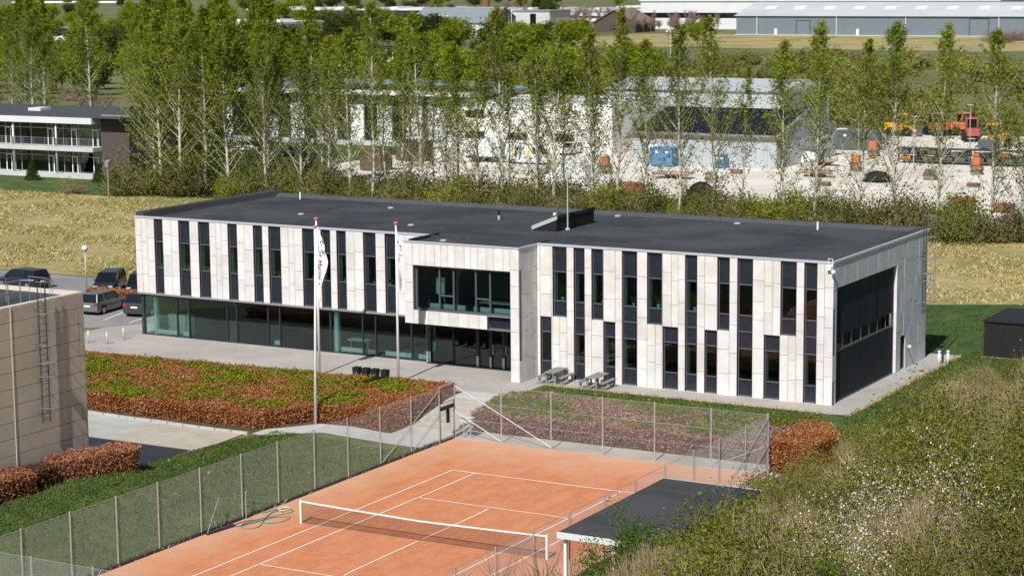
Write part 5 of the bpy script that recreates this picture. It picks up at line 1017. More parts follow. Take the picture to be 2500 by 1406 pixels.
def trailer(label, x, y, L=3.4):
    t = thing('flat_trailer', label, 'trailer', (x,y,1)); MB().box(x,y,1.6,x+L,y+1.8,1.75).build('deck', 'galv', t, fix=False); MB().box(x,y-.06,1.45,x+L,y-.001,1.62).build('side_board', 'red', t, fix=False); MB().bar((x+L,y+.9,1.55),(x+L+1.2,y+.9,1.45),.1,.1).build('drawbar', 'galv', t)
    for u in (L*.4,L*.6):
        for v in (.0,1.5): MB().tube([(x+u,y+v,1.34),(x+u,y+v+.25,1.34)], .32, 12).build('wheel', 'rubber', t)
trailer('flat red-edged trailer in front of the blue container', -56.5, 141.5, 4.6); trailer('flat trailer beside the white heap, east of the solar shed', -45.6, 163.5, 3.0); trailer('small flat trailer near the belt at the right of the shed', -41.5, 150.0, 3.6)
def heap(label, x, y, r, h, m, name='tarped_heap'):
    rs = np.random.RandomState(int(abs(x*10))); rings = []
    for k in range(6): a = k/5*math.pi/2; rr = r*math.cos(a)+.02; rings.append([(x+rr*(1+rs.uniform(-.15,.15))*math.cos(q), y+.7*rr*(1+rs.uniform(-.15,.15))*math.sin(q), 1+h*math.sin(a)) for q in np.linspace(0,2*math.pi,14,endpoint=False)])
    o = MB().rings(rings).build(name, m, loc=(x,y,1), smooth=True); tag(o, label, 'heap')
heap('white tarped heap at the east end of the solar shed', -47.0, 166.2, 1.9, 1.5, 'white_paint'); heap('dark round tank half hidden by the belt scrub', -43.3, 126, 1.6, 1.6, 'rubber', 'round_tank'); heap('white tarped heap at the foot of the belt, right of the roof mast', -62.5, 128, 1.5, 1.6, 'white_paint'); heap('black bale heap in the pale yard', -31.5, 148, 1.7, 1.3, 'rubber', 'bale_heap')
for i, (x, y, hh) in enumerate(((-44,176,6),(-38.4,175,5),(-34,168,6),(-29.5,176,7),(-24.5,172,6),(-18.6,170,6),(-52,186,7))):
    t = thing('yard_lamp_post', 'slim pale lamp post in the yard, %s from the solar shed' % O[i], 'lamp post', (x,y,1), 'yard lamp posts'); MB().tube([(x,y,1),(x,y,1+hh)], [.07,.05], 6).build('post', 'galv', t); MB().bev(x-.35,y-.12,1+hh,x+.35,y+.12,1+hh+.12,.03).build('lamp_head', 'galv', t)
def street_lamp(x, y, hh, label):
    t = thing('street_lamp', label, 'street lamp', (x,y,1)); MB().tube([(x,y,1),(x,y,hh),(x-.2,y,hh+.35),(x-.7,y,hh+.45),(x-1.1,y,hh+.25)], .09, 7).build('post', 'white_paint', t); MB().lathe((x-1.1,y,hh-.15), [(.3,0),(.28,.15),(.1,.35)], 10).build('lamp_head', 'white_paint', t)
street_lamp(-277, 286, 5.4, 'white hooked street lamp behind the brick office'); street_lamp(-300, 480, 8, 'hooked street lamp before the dark conifers'); street_lamp(-312, 560, 12, 'hooked street lamp right of the grey-roofed barn'); street_lamp(-200, 452, 8, 'hooked street lamp by the far road')
for i, (x, y, hh) in enumerate(((-190,240,9),(-172,243,9),(-160,247,9.5),(-151,250,9))):
    t = thing('far_flagpole', 'thin white flagpole beyond the pier building, %s from the west' % O[i], 'flagpole', (x,y,1)); MB().tube([(x,y,1),(x,y,1+hh)], [.12,.07], 6).build('pole', 'white_paint', t)
    if i in (2,3): MB().rings([[(x-1.6,y,hh-.6),(x,y,hh),(x,y+.03,hh),(x-1.6,y+.03,hh-.6)],[(x-1.9,y,hh-1.4),(x,y,hh-.8) ,(x,y+.03,hh-.8),(x-1.9,y+.03,hh-1.4)]]).build('flag_cloth', 'flag_white', t)
t = thing('nest_box_pole', 'weathered wooden pole with nest box on the rough field', 'pole', (-100.5,97.4,1)); MB().box(-100.58,97.3,1,-100.42,97.46,4.5).build('post', 'timber_grey', t); MB().rings([[(-100.75,97.15,4.4),(-100.25,97.15,4.4),(-100.25,97.6,4.4),(-100.75,97.6,4.4)],[(-100.75,97.15,5.0),(-100.25,97.15,5.0),(-100.25,97.6,5.2),(-100.75,97.6,5.2)]]).build('nest_box', 'timber_grey', t)
t = thing('outdoor_stair', 'white steel outdoor stair beside the brick office', 'stair', (-121,146,1))
for k in range(10): MB().box(-124+k*.45,145,4.2-k*.3,-123.5+k*.45,146.4,4.26-k*.3).build('tread', 'pale_grey', t, fix=False)
for y in (145,146.4): MB().bar((-124,y,4.3),(-119.4,y,1.3),.06,.2).build('stringer', 'white_paint', t); MB().bar((-124,y,5.2),(-119.4,y,2.2),.05,.06).build('handrail', 'white_paint', t)
MB().box(-127,144.8,4.15,-124,146.5,4.27).build('landing', 'pale_grey', t, fix=False)
for x in (-126.8,-124.2): MB().box(x,145,1,x+.1,145.1,4.15).build('leg', 'white_paint', t, fix=False)

for i, (x, y, k) in enumerate(((-72,146,0),(-69.5,139,1),(-64.8,144,2),(-50.5,150,0),(-48.8,139,1),(-38.5,158,2),(-36,141,0),(-27.5,152,1),(-24.5,160,2),(-20.5,146,0),(-16,156,1),(-43.5,178,2),(-12,164,0),(-8,150,1))):
    t = thing('pallet_stack', 'low stack of pallets and boards on the pale yard, %s from the delivery van' % ordn_(i), 'pallets', (x,y,1.02), 'pallet stacks in the yard')
    for q in range(3+k*2): z = 1.03+q*.17; dx = rnd.uniform(-.08,.08); MB().box(x+dx,y,z,x+dx+1.3,y+1.0,z+.13).build('pallet', ('timber','timber_grey','brown_box','rust')[(q+i) % 4], t, fix=False)
    if k: MB().bev(x+.1,y+.1,z+.14,x+1.1,y+.9,z+.14+.4*k,.05).build('load', ('white_paint','frame_grey','orange')[i % 3], t)

# ------------------------------------------------------------------ trees
def make_poplar(seed, H, Rm, dens=1.0, low=.12, thin=1.0, leaf='leaf_poplar', bark='bark', lsize=.15, name='poplar_tree', up=.9, dl=1.0):
    """slender tree: leaning trunk, ascending limbs, sprays of small leaves, thin below and dense towards the top"""
    rs = np.random.RandomState(seed); t = thing(name, 'x', 'tree', (0,0,0))
    nz_ = 9; bend = np.cumsum(rs.normal(0,.09,(nz_+1,2)),0); bend[0] = 0; zt = np.linspace(0,H*.97,nz_+1)
    trunk = [(bend[i,0],bend[i,1],zt[i]) for i in range(nz_+1)]; rad = [.17*thin*(1-.93*(i/nz_)**.9)+.012 for i in range(nz_+1)]
    mb = MB().tube(trunk, rad, 7); at = lambda z: np.array([np.interp(z,zt,bend[:,0]), np.interp(z,zt,bend[:,1]), z])
    C, S = [], []; nb = int(84*dens)
    P0, P1, W = [], [], []
    for k in range(nb):
        f = low+(1-low-.02)*((k+rs.rand())/nb)**.85; z = f*H
        prof = (.70+.30*min(1,(f-low)/.22))*(1-.96*max(0,(f-.36)/.64)**1.2)
        L = Rm*prof*rs.uniform(.5,1.3); a = rs.uniform(0,2*math.pi); el = up*rs.uniform(.75,1.25)
        d = np.array([math.cos(a), math.sin(a), el*(1.0+.5*f)]); d /= np.linalg.norm(d); b = at(z)
        L3 = L/math.hypot(d[0],d[1]) if False else L*1.25; pts = []; q = d.copy()
        p = b.copy()
        for i in range(5):
            pts.append(p.copy()); q = q+np.array([0,0,.10])+rs.normal(0,.07,3); q /= np.linalg.norm(q); p = p+q*L3/4
        r0 = .045*thin*(1-.6*f)+.012; mb.tube(pts, [r0*(1-.85*i/4) for i in range(5)], 3, cap=False)
        nt = int((6.5+7*f)*dens**.3*(L/2.2+.45)*1.15)
        for j in range(nt):                      # side shoots carrying leaves
            u = rs.uniform(.22,1.02)*3.99; i = min(3,int(u)); base = pts[i]+(pts[i+1]-pts[i])*(u-i)
            e = base+(rs.normal(0,1,3)*[1,1,.7]+[0,0,.5])*(.30+.22*rs.rand())*(.28+.82*min(1,prof*1.25)); P0.append(base); P1.append(e); W.append(.012)
            n = rs.poisson(dl*(2.7+8.3*f**1.8)); C.append(base+(e-base)*rs.uniform(.3,1.15,(n,1))+rs.normal(0,.10,(n,3))); S.append(rs.uniform(.6,1.3,n)*lsize)
    mb.build('trunk', bark, t, fix=False, smooth=True)
    V, F = twigs(np.array(P0), np.array(P1), np.array(W), rs); link('twigs', fast_mesh('twigs', V, F), 'twig_dark', t)
    C = np.concatenate(C); S = np.concatenate(S); V, F = leaves(C, S, rs, .6); link('crown', fast_mesh('crown', V, F), leaf, t)
    return t
def make_round(seed, H, Rm, leaf, bark='bark_dark', n=2600, size=.22, name='broad_tree', squash=1.0, trunkh=.28):
    rs = np.random.RandomState(seed); t = thing(name, 'x', 'tree', (0,0,0)); mb = MB().tube([(0,0,0),(rs.normal(0,.1),rs.normal(0,.1),H*trunkh),(0,0,H*.8)], [.035*H*.4,.025*H*.4,.02], 7)
    K = 26; c = rs.normal(size=(K,3)); c = unit(c)*rs.uniform(.35,.95,(K,1)); c[:,:2] *= Rm; c[:,2] = H*(trunkh+.08)+(c[:,2]*.5+.5)*H*(.9-trunkh)
    for q in c: mb.tube([(0,0,H*trunkh*rs.uniform(.6,1.1)),tuple(q*[.5,.5,.7]),tuple(q)], [.05,.03,.012], 3, cap=False)
    mb.build('trunk', bark, t, fix=False)
    C = np.repeat(c, n//K, 0)+rs.normal(0,1,(K*(n//K),3))*[Rm*.21,Rm*.21,H*.075]; V, F = leaves(C, rs.uniform(.6,1.3,len(C))*size, rs, .65); link('crown', fast_mesh('crown', V, F), leaf, t); return t
def make_bare(seed, H, Rm, m, n=420, name='bare_tree', w=.03):
    rs = np.random.RandomState(seed); t = thing(name, 'x', 'tree', (0,0,0)); MB().tube([(0,0,0),(0,0,H*.35),(.1,0,H*.7)], [.03*H*.35,.02*H*.35,.02], 6).build('trunk', 'bark_dark', t, fix=False)
    P, Q, W = [], [], []; ends = [(np.array([0,0,H*.12]), np.array([0,0,1.]), H*.45, w)]
    for lev in range(4):
        nx = []
        for p, d, L, ww in ends:
            for k in range(6 if lev < 3 else 5):
                e = unit((d+rs.normal(0,.55,3)*[1,1,.6]+[0,0,.25])[None])[0]; s = p+d*L*rs.uniform(.05,.9); q = s+e*L*rs.uniform(.5,.9); P.append(s); Q.append(q); W.append(ww); nx.append((s,e,L*.62,ww*.6))
        ends = nx if len(nx) < n*3 else nx[:n*3]
    P, Q = np.array(P), np.array(Q); V, F = twigs(P, Q, np.array(W), rs); V = V*np.array([Rm/(H*.45)*.9,Rm/(H*.45)*.9,1]); link('branches', fast_mesh('branches', V, F), m, t); return t
def make_conifer(seed, H, Rm, leaf='leaf_dark', n=3000, size=.14, name='young_spruce'):
    rs = np.random.RandomState(seed); t = thing(name, 'x', 'tree', (0,0,0)); MB().tube([(0,0,0),(0,0,H)], [.05*H*.4,.015], 6).build('trunk', 'bark_dark', t, fix=False)
    f = rs.rand(n)**.7*.97; lay = np.floor(f*9)/9+.02*rs.normal(size=n); r = Rm*(1-np.clip(lay,0,1))*np.sqrt(rs.rand(n))*(.85+.3*rs.rand(n)); a = rs.uniform(0,6.283,n)
    C = np.stack([r*np.cos(a), r*np.sin(a), H*(1-(1-lay)*.94)-r*.25], 1); V, F = leaves(C, rs.uniform(.6,1.3,n)*size, rs, .35); link('crown', fast_mesh('crown', V, F), leaf, t); return t
def make_shrub(seed, H, Rm, leaf=None, nl=3500, size=.06, tw='twig_tan', nt=500, flower=0, name='shrub', tlen=.5, tw_w=.012, cl=34, core=None, sg=.2):
    """dome of clustered leaves and fine twigs, with optional blossom on the outside"""
    rs = np.random.RandomState(seed); t = thing(name, 'x', 'shrub', (0,0,0))
    K = cl; c = unit(rs.normal(size=(K,3))); c[:,2] = np.abs(c[:,2]); c *= rs.uniform(.45,.98,(K,1)); c = c*[Rm,Rm,H*.92]; c[:,2] += H*.04
    mb = MB()
    for q in c[:18]: mb.tube([(q[0]*.12,q[1]*.12,-.1),(q[0]*.55,q[1]*.55,q[2]*.6),tuple(q)], [.035,.022,.008], 3, cap=False)
    mb.build('stems', 'bark_dark', t, fix=False)
    if core:  # added dark body blocks see-through; its colour stands in for inner shade
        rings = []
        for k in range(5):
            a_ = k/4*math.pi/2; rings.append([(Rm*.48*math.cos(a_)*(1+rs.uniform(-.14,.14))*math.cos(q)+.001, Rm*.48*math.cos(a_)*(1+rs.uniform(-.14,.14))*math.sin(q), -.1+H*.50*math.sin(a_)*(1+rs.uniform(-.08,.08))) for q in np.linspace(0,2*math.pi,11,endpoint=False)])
        MB().rings(rings).build('dark_filler', core, t, fix=False)
    if nt:
        o = c[rs.randint(0,K,nt)]; P = o*rs.uniform(.35,.95,(nt,1))+rs.normal(0,.12,(nt,3))*[Rm*.5,Rm*.5,H*.3]; d = unit(P*[.5/Rm,.5/Rm,.6/H]+[0,0,.45]+rs.normal(0,.33,(nt,3))); P[:,2] = np.maximum(P[:,2],.05)
        Q = P+d*rs.uniform(.4,1.2,(nt,1))*tlen; V, F = twigs(P, Q, tw_w*rs.uniform(.6,1.2,nt), rs); link('twigs', fast_mesh('twigs', V, F), tw, t)
    if leaf:
        C = c[rs.randint(0,K,nl)]+cn(rs,(nl,3))*[Rm*sg,Rm*sg,H*sg*.75]; C[:,2] = np.abs(C[:,2]); V, F = leaves(C, rs.uniform(.6,1.4,nl)*size, rs, .6); link('foliage', fast_mesh('foliage', V, F), leaf, t)
    if flower:
        o = c[rs.randint(0,K,flower)]; P = o*1.04+cn(rs,(flower,3))*[Rm*.15,Rm*.15,H*.12]; P[:,2] = np.abs(P[:,2])
        ss = np.repeat(P,3,0)+rs.normal(0,.05,(flower*3,3)); V, F = leaves(ss, rs.uniform(.7,1.3,len(ss))*.027, rs, .8); link('blossom', fast_mesh('blossom', V, F), 'blossom', t)
    return t
def cn(rs, sz): return np.clip(rs.normal(0,1,sz), -1.9, 1.9)
ORD = {}
def ordn(n):
    n += 1; s = 'th' if 10 <= n % 100 <= 20 else {1:'st',2:'nd',3:'rd'}.get(n % 10,'th'); return '%d%s' % (n, s)
USED = set()
def inst(proto, loc, rz, label, group, sc=1.0, sz=None):
    first = proto.name not in USED; USED.add(proto.name); o = proto if first else copy_tree(proto)
    o.location = loc; o.rotation_euler = (0,0,rz); o.scale = (sc,sc,sz or sc); o['label'] = label
    if group: o['group'] = group
    return o
pops = [make_poplar(100+i, 18.4+.7*(i % 3), 4.0+.35*(i % 3), .9+.12*(i % 2), .09, lsize=.105, dl=.70) for i in range(7)]
slim = [make_poplar(140+i, 15.5, 2.6, .6, .14, .7, lsize=.10, dl=.6) for i in range(3)]
big = [make_poplar(160+i, 22, 4.4, 1.25, .04, 1.15, lsize=.115, dl=1.05) for i in range(3)]
# main row; x is where each trunk stands, y about 104
row = [(-98.6,'b'),(-95.7,'b'),(-92.3,'b'),(-89.1,'b'),(-84.6,'p'),(-82.8,'s'),(-79.6,'p'),(-77.1,'s'),(-76.2,'p'),(-73.3,'p'),(-70.3,'p'),(-69.2,'s'),(-67.0,'p'),(-66.1,'s'),(-64.3,'p'),(-63.3,'s'),(-61.7,'s'),(-61.0,'p'),(-60.4,'s'),(-57.8,'p'),(-54.8,'p'),(-54.2,'s'),(-51.7,'p'),(-51.0,'s'),(-48.8,'p'),(-47.9,'s'),(-45.4,'p'),(-44.8,'s'),(-42.2,'p'),(-38.9,'p'),(-35.6,'p'),(-32.1,'p'),(-29.1,'s'),(-25.1,'p'),(-21.6,'p'),(-20.9,'s'),(-17.4,'p'),(-13.9,'p'),(-10.2,'p'),(-5.7,'p'),(-2.3,'p'),(1.5,'p'),(5.0,'p')]
r_ = random.Random(21)
for i, (x, k) in enumerate(reversed(row)):
    src = {'p': pops, 's': slim, 'b': big}[k]; y = 103.6+(r_.uniform(-.6,.6) if k != 's' else r_.uniform(1.5,4.5))
    xs = x-(y-104)*.60 if k == 's' else x
    inst(src[(i*5+i//3) % len(src)], (xs, y, 1.0), r_.uniform(0,6.28), '%s pale-trunked poplar in the belt, %s from its right end' % ({'p':'tall','s':'thin','b':'big'}[k], ordn(i)), 'poplars of the belt', r_.uniform(.93,1.05), r_.uniform(.88,1.06)).rotation_euler[:2] = (r_.uniform(-.035,.035), r_.uniform(-.035,.035))
for i, (x, y) in enumerate([(-101.5,106.5),(-98.5,109),(-96,110),(-93,108.5),(-90,111),(-87,108),(-84,111.5),(-80.5,109.5),(-97.5,114),(-92,115),(-86,115.5),(-81,112)]):
    src = big if x < -84 else slim; inst(src[i % len(src)], (x, y, 1.0), r_.uniform(0,6.28), 'poplar of the second row of the belt, hidden among those in front', 'second row of the belt', r_.uniform(.92,1.05))
# scattered trees behind: left of the belt, around the roads and fields
bigger = [(-150,152),(-159,150),(-166,160),(-138,150),(-175,170),(-184,165),(-146,166),(-190,182),(-171,188),(-157,178),(-205,195),(-198,172)]
for i, (x, y) in enumerate(bigger): inst(big[i % 3], (x, y, 1), r_.uniform(0,6.28), 'tall poplar behind the brick office, %s of that scattered group from the right' % ordn(sorted(bigger, reverse=True).index((x,y))), 'poplars behind the brick office', r_.uniform(.85,1.05))
rt = [make_round(200+i, 10, 4.2, 'leaf_poplar', n=2400, size=.30) for i in range(2)]; rd = [make_round(210+i, 10, 4.4, 'leaf_dark', n=3400, size=.32) for i in range(2)]
bare = [make_bare(220+i, 10, 4.6, 'twig_pink', name='bare_tree', w=.10) for i in range(2)]
n = 0
for y0, y1, x0, x1, k, cnt in ((222,330,-330,-130,'rt',80),(236,300,-330,-170,'rd',18),(330,430,-430,-215,'rd',26),(340,520,-520,-210,'rt',36),(470,500,-345,-300,'rd',16),(420,520,-640,-380,'rd',22),(520,720,-700,-380,'rt',40),(590,690,-335,-264,'bare',34),(690,800,-480,-330,'bare',36),(700,1000,-560,-240,'bare',40),(740,1250,-1100,-520,'rt',50),(730,1250,-760,-200,'rd',30),(900,1400,-1250,-600,'rd',30)):
    for j in range(cnt):
        x, y = r_.uniform(x0,x1), r_.uniform(y0,y1)
        if y > 600 and x > -262 and y < 690: continue
        src = {'rt': rt, 'rd': rd, 'bare': bare}[k]
        inst(src[j % 2], (x,y,1), r_.uniform(0,6.28), {'rt':'leafy green tree among the far fields and halls','rd':'dark evergreen tree among the far fields and halls','bare':'bare pinkish brown tree among the far houses'}[k], {'rt':'far leafy trees','rd':'far dark trees','bare':'far bare trees'}[k], r_.uniform(.65,1.15)*(1 if k != 'rd' else 1.0))
hedge_row = [(-338+i*4.2, 486+i*.6) for i in range(10)]
for i, (x, y) in enumerate(hedge_row): inst(rd[i % 2], (x,y,1), i*1.3, 'dense dark evergreen in the clipped row left of the grey-roofed barn', 'dark evergreen row', 1.05)
# meadow scrub behind the yard (golden bushes), red-twigged bushes
gold = [make_shrub(230+i, 3, 3, 'leaf_olive', 900, .22, 'twig_tan', 260, name='field_shrub', tlen=1.0, tw_w=.03) for i in range(2)]
for i in range(170):
    y = r_.uniform(222,420); x = -40-(y-281)*.36-r_.random()**.8*150; inst(gold[i % 2], (x,y,1), r_.uniform(0,6), 'golden green bush on the scrubby ground beyond the yard', 'scrub beyond the yard', r_.uniform(.8,1.6))
pinks = [make_shrub(235+i, 2.6, 2.6, None, 0, .1, 'twig_pink', 700, name='bare_shrub', tlen=1.0, tw_w=.022) for i in range(2)]
for i in range(20): inst(pinks[i % 2], (r_.uniform(-250,-175), r_.uniform(206,246), 1), r_.uniform(0,6), 'bare pinkish bush behind the brick office roof', 'bare bushes behind the brick office', r_.uniform(.8,1.3))
for i in range(12): inst(pinks[i % 2], (r_.uniform(-155,-118), r_.uniform(560,618), 1), r_.uniform(0,6), 'bare reddish bush in front of the grey warehouse', 'bare bushes by the warehouse', r_.uniform(1.2,2.0))
# understorey of the belt
und = [make_shrub(240+i, 2.6, 2.0, ['leaf_under','leaf_under','leaf_brownbush','leaf_poplar'][i], 3200, .075, 'twig_tan', 700, name='belt_shrub', tlen=.9, tw_w=.014) for i in range(4)]
cnt = 0
for i in range(96):
    x = -100+i*1.17+r_.uniform(-.8,.8); y = 101.8+r_.uniform(0,4.5) if x > -85 else 101.3+r_.uniform(0,8)
    s = r_.uniform(.8,1.75)*(1.25 if x < -84 else 1.0); inst(und[r_.choice((0,1,2,3,0,1) if x > -84 else (0,1,3,0))], (x,y,1), r_.uniform(0,6.28), 'scrubby bush along the foot of the poplar belt, %s from its left end' % ordn(i), 'belt understorey', s)
whit = make_shrub(249, 2.0, 1.5, 'leaf_under', 300, .1, 'twig_tan', 300, 260, name='blossom_bush', tlen=.7)
for x, lb_ in ((-63.5,'pale blossoming bush at the belt foot left of the roof vent'),(-54.0,'pale blossoming bush at the belt foot behind the roof hatch'),(-101.5,'pale blossoming bush at the belt foot near the nest box pole')): inst(whit, (x,101.2,1), x, lb_, None, .95)
sp = make_conifer(250, 2.6, 1.1)
inst(sp, (-122.2,109.2,1), 0, 'young spruce standing before the brick office, nearer its middle', 'young spruces', 1.0); inst(sp, (-113.2,110.5,1), 2, 'young spruce standing at the brick corner of the office', 'young spruces', .9)
fb = make_shrub(252, 2.3, 1.9, 'leaf_olive', 700, .08, 'twig_tan', 700, 120, name='field_bush', tlen=.8); inst(fb, (-107.5,99.3,1), 0, 'rounded half-bare bush on the grass before the brick office', None, 1.0)

# ------------------------------------------------------------------ beech hedges
def beech_bed(name, label, outline, ztop, leafm, nper, seed, green=0., gclust=12, size=.062, cat='hedge', gm='leaf_ground', core='core_brown', inset=.25):
    """hedge body: a core block following the outline, its faces covered with leaves; patches of fresh green on top"""
    rs = np.random.RandomState(seed); ox, oy = np.mean([p[0] for p in outline]), np.mean([p[1] for p in outline]); t = thing(name, label, cat, (float(ox), float(oy), float(hgt(ox,oy))))
    P = np.array(outline, float); c = P.mean(0)
    def inside(x, y, Q):
        r = np.zeros(len(x), bool); j = len(Q)-1
        for i in range(len(Q)):
            xi, yi = Q[i]; xj, yj = Q[j]; m = ((yi > y) != (yj > y)) & (x < (xj-xi)*(y-yi)/(yj-yi+1e-12)+xi); r ^= m; j = i
        return r
    ring = lambda f, z: [(c[0]+(x-c[0])*f, c[1]+(y-c[1])*f, z(x,y)) for x, y in P]
    zt = ztop if callable(ztop) else (lambda x, y: ztop)
    # core: grid over the bed
    x0, x1, y0, y1 = P[:,0].min(), P[:,0].max(), P[:,1].min(), P[:,1].max(); mb = MB()
    g = .4; xs = np.arange(x0, x1, g); ys = np.arange(y0, y1, g)
    for xx in xs:
        for yy in ys:
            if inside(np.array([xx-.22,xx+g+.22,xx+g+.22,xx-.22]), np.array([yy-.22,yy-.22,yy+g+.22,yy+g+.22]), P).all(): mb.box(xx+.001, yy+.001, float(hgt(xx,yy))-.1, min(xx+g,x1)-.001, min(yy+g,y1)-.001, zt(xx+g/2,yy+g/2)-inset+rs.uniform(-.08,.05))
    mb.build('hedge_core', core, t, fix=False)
    A = (x1-x0)*(y1-y0); n = int(A*nper); X = rs.uniform(x0,x1,n); Y = rs.uniform(y0,y1,n); k = inside(X,Y,P); X, Y = X[k], Y[k]
    lump = .07*np.sin(X*1.7+seed)*np.sin(Y*2.1)+.05*np.sin(X*4.1)*np.sin(Y*3.7+seed)
    Z = np.array([zt(a,b) for a,b in zip(X,Y)])+lump+rs.normal(0,.06,len(X))-np.abs(rs.normal(0,.08,len(X))); C = [np.stack([X,Y,Z],1)]
    per = 0
    for a, b in zip(P, np.roll(P,-1,0)):                      # side faces
        L = np.linalg.norm(b-a); hh = max(.2, zt(*((a+b)/2))-float(hgt(*((a+b)/2)))); m = int(L*hh*nper*1.9); u = rs.rand(m); q = a+(b-a)*u[:,None]; nn = np.array([(b-a)[1],-(b-a)[0]])/L
        base = hgt(q[:,0],q[:,1]); top = np.array([zt(x,y) for x,y in q]); z = base+(top-base)*rs.rand(m)**.85; off = rs.normal(-.05,.11,m)+.07*np.sin(u*L*1.9+z*2); C.append(np.stack([q[:,0]+nn[0]*off, q[:,1]+nn[1]*off, z],1))
    C = np.concatenate(C); V, F = leaves(C, rs.uniform(.6,1.3,len(C))*size, rs, .6); link('foliage', fast_mesh('foliage', V, F), leafm, t)
    if green:
        gc = []
        while len(gc) < gclust:
            x, y = rs.uniform(x0,x1), rs.uniform(y0,y1)
            if inside(np.array([x]), np.array([y]), P)[0]: gc.append((x,y,rs.uniform(.25,.85)))
        G = []
        for x, y, r in gc:
            m = int(green*r*r*220); X = x+rs.normal(0,r*1.25,m); Y = y+rs.normal(0,r*.6,m); k = inside(X,Y,P); X, Y = X[k], Y[k]; G.append(np.stack([X,Y,np.array([zt(a,b) for a,b in zip(X,Y)])+rs.uniform(.02,.16,len(X))],1) if len(X) else np.zeros((0,3)))
        G = np.concatenate(G); V, F = leaves(G, rs.uniform(.6,1.3,len(G))*.07, rs, .65, .3); link('green_patches', fast_mesh('green_patches', V, F), gm, t)
    return t
def zl(x, y): return float(1.3+.32*sst(14.2,21,y))
beech_bed('beech_bed', 'wide clipped bed of rust brown beech with fresh green patches before the terrace', [(-40,14.0),(-26,13.9),(-19.2,14.1),(-17.6,16.6),(-13.2,17.4),(-12.7,19),(-12.9,24.4),(-20,23.6),(-40,22.6)], zl, 'beech', 340, 31, 3.6, 80)
beech_bed('beech_bed', 'long pinkish brown beech bed behind the far court fence', [(-9.2,20.2),(2,20.3),(8.3,20.4),(8.4,24.0),(0,24.6),(-8.3,24.9),(-9.3,23)], lambda x,y: float(1.1+.35*sst(20,24,y)), 'beech_pink', 330, 32, 3.0, 44)
beech_bed('clipped_hedge', 'small square clipped beech hedge right of the court corner', [(8.95,19.0),(11.2,18.2),(11.4,21.6),(10.0,23.7),(9.0,23.3)], 1.75, 'beech', 520, 33)
beech_bed('clipped_hedge', 'long clipped brown hedge at the foot of the beige hall', [(-17.75,-4.4),(-16.7,-5.0),(-15.2,-1.2),(-15.6,-.4),(-16.8,-.4)], 2.8, 'beech_fresh', 520, 34)
beech_bed('clipped_hedge', 'looser brown bush between the two clipped hedges by the beige hall', [(-17.5,-5.0),(-17.4,-6.3),(-16.4,-6.4),(-16.5,-5.3)], 2.75, 'beech_dark', 480, 35)
beech_bed('clipped_hedge', 'clipped brown hedge at the left edge below the beige hall', [(-17.75,-6.6),(-17.75,-12),(-16.2,-12),(-16.2,-6.9)], 2.85, 'beech_fresh', 520, 36)
beech_bed('clipped_hedge', 'low orange brown hedge strip between the parked car rows', [(-55.8,42.2),(-46.0,42.2),(-46.0,43.3),(-55.8,43.3)], 1.75, 'beech', 260, 37, size=.08)

# ------------------------------------------------------------------ thicket at the lower right
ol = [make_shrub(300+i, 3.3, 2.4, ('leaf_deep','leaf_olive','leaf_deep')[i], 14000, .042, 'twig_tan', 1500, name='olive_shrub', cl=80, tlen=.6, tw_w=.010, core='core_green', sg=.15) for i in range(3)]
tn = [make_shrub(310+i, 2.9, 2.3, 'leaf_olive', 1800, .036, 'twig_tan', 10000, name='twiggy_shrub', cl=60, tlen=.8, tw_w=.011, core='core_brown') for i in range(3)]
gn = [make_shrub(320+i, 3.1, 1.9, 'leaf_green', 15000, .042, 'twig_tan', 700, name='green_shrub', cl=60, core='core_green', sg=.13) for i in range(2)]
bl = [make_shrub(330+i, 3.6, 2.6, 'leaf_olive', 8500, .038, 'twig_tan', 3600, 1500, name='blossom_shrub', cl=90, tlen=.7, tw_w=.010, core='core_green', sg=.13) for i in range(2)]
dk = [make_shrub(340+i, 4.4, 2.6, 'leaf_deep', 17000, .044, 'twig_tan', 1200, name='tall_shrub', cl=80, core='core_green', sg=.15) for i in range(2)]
gz = lambda x, y: float(hgt(x,y))-.05
thick = []
r2 = random.Random(5); y = -9.5
while y < 52:
    xm = 14.9 if y < 4 else 14.4 if y < 12 else 14.3 if y < 26 else 15.0 if y < 40 else 16.0
    x = xm+r2.uniform(0,1.2)
    while x < 29+.12*y:
        thick.append((x+r2.uniform(-.6,.6), y+r2.uniform(-.7,.7))); x += r2.uniform(2.8,3.9)
    y += 3.1
LB = {'ol': ('olive green shrub in the lower right thicket','olive thicket shrubs'), 'tn': ('tan half-bare shrub in the lower right thicket','twiggy thicket shrubs'), 'gn': ('fresh green shrub in the lower right thicket','green thicket shrubs'), 'bl': ('white blossoming shrub in the lower right thicket','blossoming thicket shrubs'), 'dk': ('taller dark shrub in the lower right thicket','tall thicket shrubs')}
thick.sort(key=lambda p: (p[0]-47.7)/(p[1]+75.6))
for i, (x, y) in enumerate(thick):
    d = x-14.5; front = d < 1.8
    inb = 18.8 < x < 23.5 and -8 < y < 3.5
    if inb and r2.random() < .85: k = 'bl'
    elif x > 22+.1*y and r2.random() < .55: k = 'dk'
    else: k = r2.choice(['ol','ol','tn','tn','tn','gn'] if not front else ['ol','tn','ol','tn'])
    src = {'ol': ol, 'tn': tn, 'gn': gn, 'bl': bl, 'dk': dk}[k]; s = r2.uniform(.62,1.3)*((1.05 if y < 7 else .85) if front else 1.15 if d < 4 else 1.3)
    if y > 34: s *= .9
    ORD[k] = ORD.get(k, -1)+1; inst(src[i % len(src)], (x, y, gz(x,y)), r2.uniform(0,6.28), LB[k][0]+', %s from its left end' % ordn(ORD[k]), LB[k][1], s)
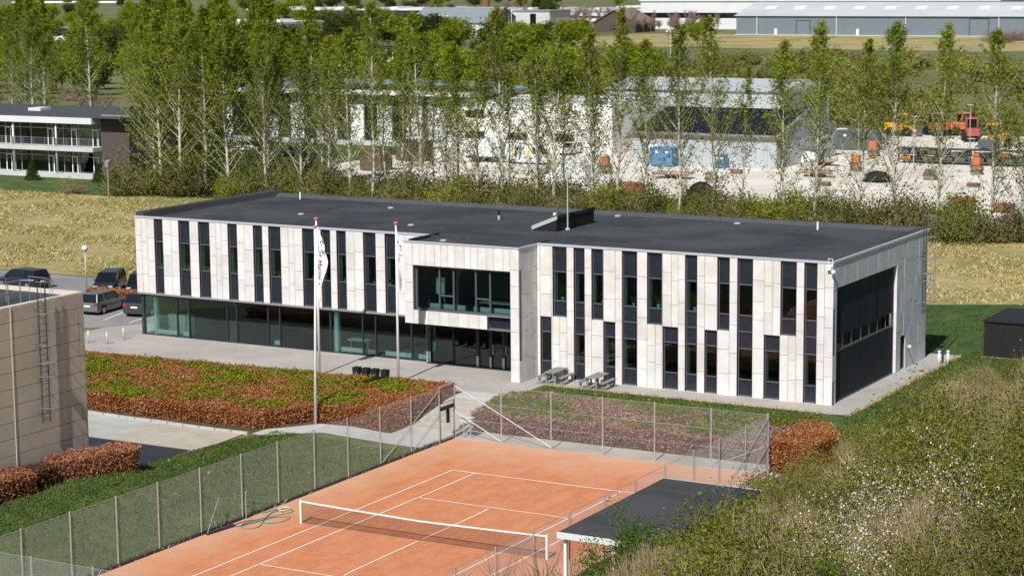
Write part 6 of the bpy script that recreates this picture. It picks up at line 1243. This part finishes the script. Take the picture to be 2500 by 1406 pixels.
inst(gn[0], (13.0,-5.4,.0), 1.0, 'bright green bush in front of the flat-roofed shelter', None, 1.05, 1.4); inst(gn[1], (14.6,-6.2,.0), 2.0, 'second bright green bush, lower, before the shelter fascia', None, .8)
inst(tn[1], (15.8,-4.6,0), .4, 'tan twiggy bush at the south end of the shelter roof', None, 1.0)
# upright bare shoots
sh = [make_shrub(350+i, 2.9, .75, None, 0, .05, 'twig_red', 46, name='bare_sapling', tlen=2.0, tw_w=.018, cl=12) for i in range(2)]
for i, (x, y, s, lb_) in enumerate(((8.3,-7.2,1.0,'bare reddish shoots standing before the net post, left clump'),(9.6,-6.3,1.05,'bare reddish shoots before the net post, right clump'),(10.8,-6.0,.9,'bare thin shoots before the shelter corner'),(12.1,-5.6,1.0,'bare pale sapling before the shelter fascia'),(7.0,-8.6,.75,'lowest bare shoots at the bottom edge near the service line'),(12.6,30.5,1.05,'bare sapling beside the east path corner'),(14.0,24.5,.9,'bare sapling on the lawn edge above the small beech hedge'),(14.2,37.5,1.0,'bare thin sapling on the lawn before the black hut'))): inst(sh[i % 2], (x,y,gz(x,y)), i*1.1, lb_, None, s)
bb = make_bare(360, 3.6, 2.6, 'twig_pink', 300, name='bare_bush', w=.022); inst(bb, (16.3,46.2,1), 0, 'bare pinkish bush in front of the black hut', None, 1.0)

# ------------------------------------------------------------------ grass, weeds
def scatter(name, label, m, polys, n, h0, h1, w, seed, lean=.4, z=.03, clump=False, cat='grass'):
    rs = np.random.RandomState(seed); Cs = []
    for (x0,y0,x1,y1), f in polys:
        k = int(n*f); X = rs.uniform(x0,x1,k); Y = rs.uniform(y0,y1,k)
        if clump: d = np.sin(X*.55+1.3*np.sin(Y*.31))+np.sin(Y*.7+X*.2)+rs.normal(0,.7,k); X, Y = X[d > -.3], Y[d > -.3]
        Cs.append(np.stack([X,Y,hgt(X,Y)+z],1))
    C = np.concatenate(Cs); V, F = blades(C, rs.uniform(h0,h1,len(C)), w*rs.uniform(.6,1.3,len(C)), rs, lean); o = link(name, fast_mesh(name, V, F), m); tag(o, label, cat, kind='stuff'); return o
scatter('dry_field_grass', 'dry straw-coloured tussock grass of the rough field', 'straw', [((-118,52,-40,99),.62),((-40,68,12,100.5),.38)], 110000, .08,.30,.06, 41, 1.1, clump=True)
scatter('field_tussocks', 'olive green grass tussocks scattered through the rough field', 'tussock', [((-118,52,-40,99),.85),((-40,68,12,100.5),.15)], 32000, .08,.28,.06, 45, 1.0, clump=True)
scatter('lawn_grass', 'short green grass of the mown lawns', 'grass_blade', [((-18,-16,-9.4,14),.45),((-9,25.1,8.2,28.4),.12),((9.6,21,14.5,66),.28),((-25,49,9,66),.15)], 90000, .05,.14,.035, 42, .6)
scatter('dandelions', 'yellow dandelion dots in the lawn strip before the facade', 'dandelion', [((-9,25.1,8,28.3),.8),((-15,0,-9.4,14),.2)], 330, .04,.09,.045, 43, .8, cat='flowers')
scatter('weed_fringe', 'straggling weeds along the court fence and paving edges', 'straw', [((-9.5,-18,-9.15,16.5),.3),((9.4,7,13,18),.3),((-9.3,28.45,8.3,28.75),.12),((9.25,29,9.5,48),.18),((-44,24.7,-20,25.0),.1)], 4200, .06,.25,.035, 44, .6, cat='weeds')
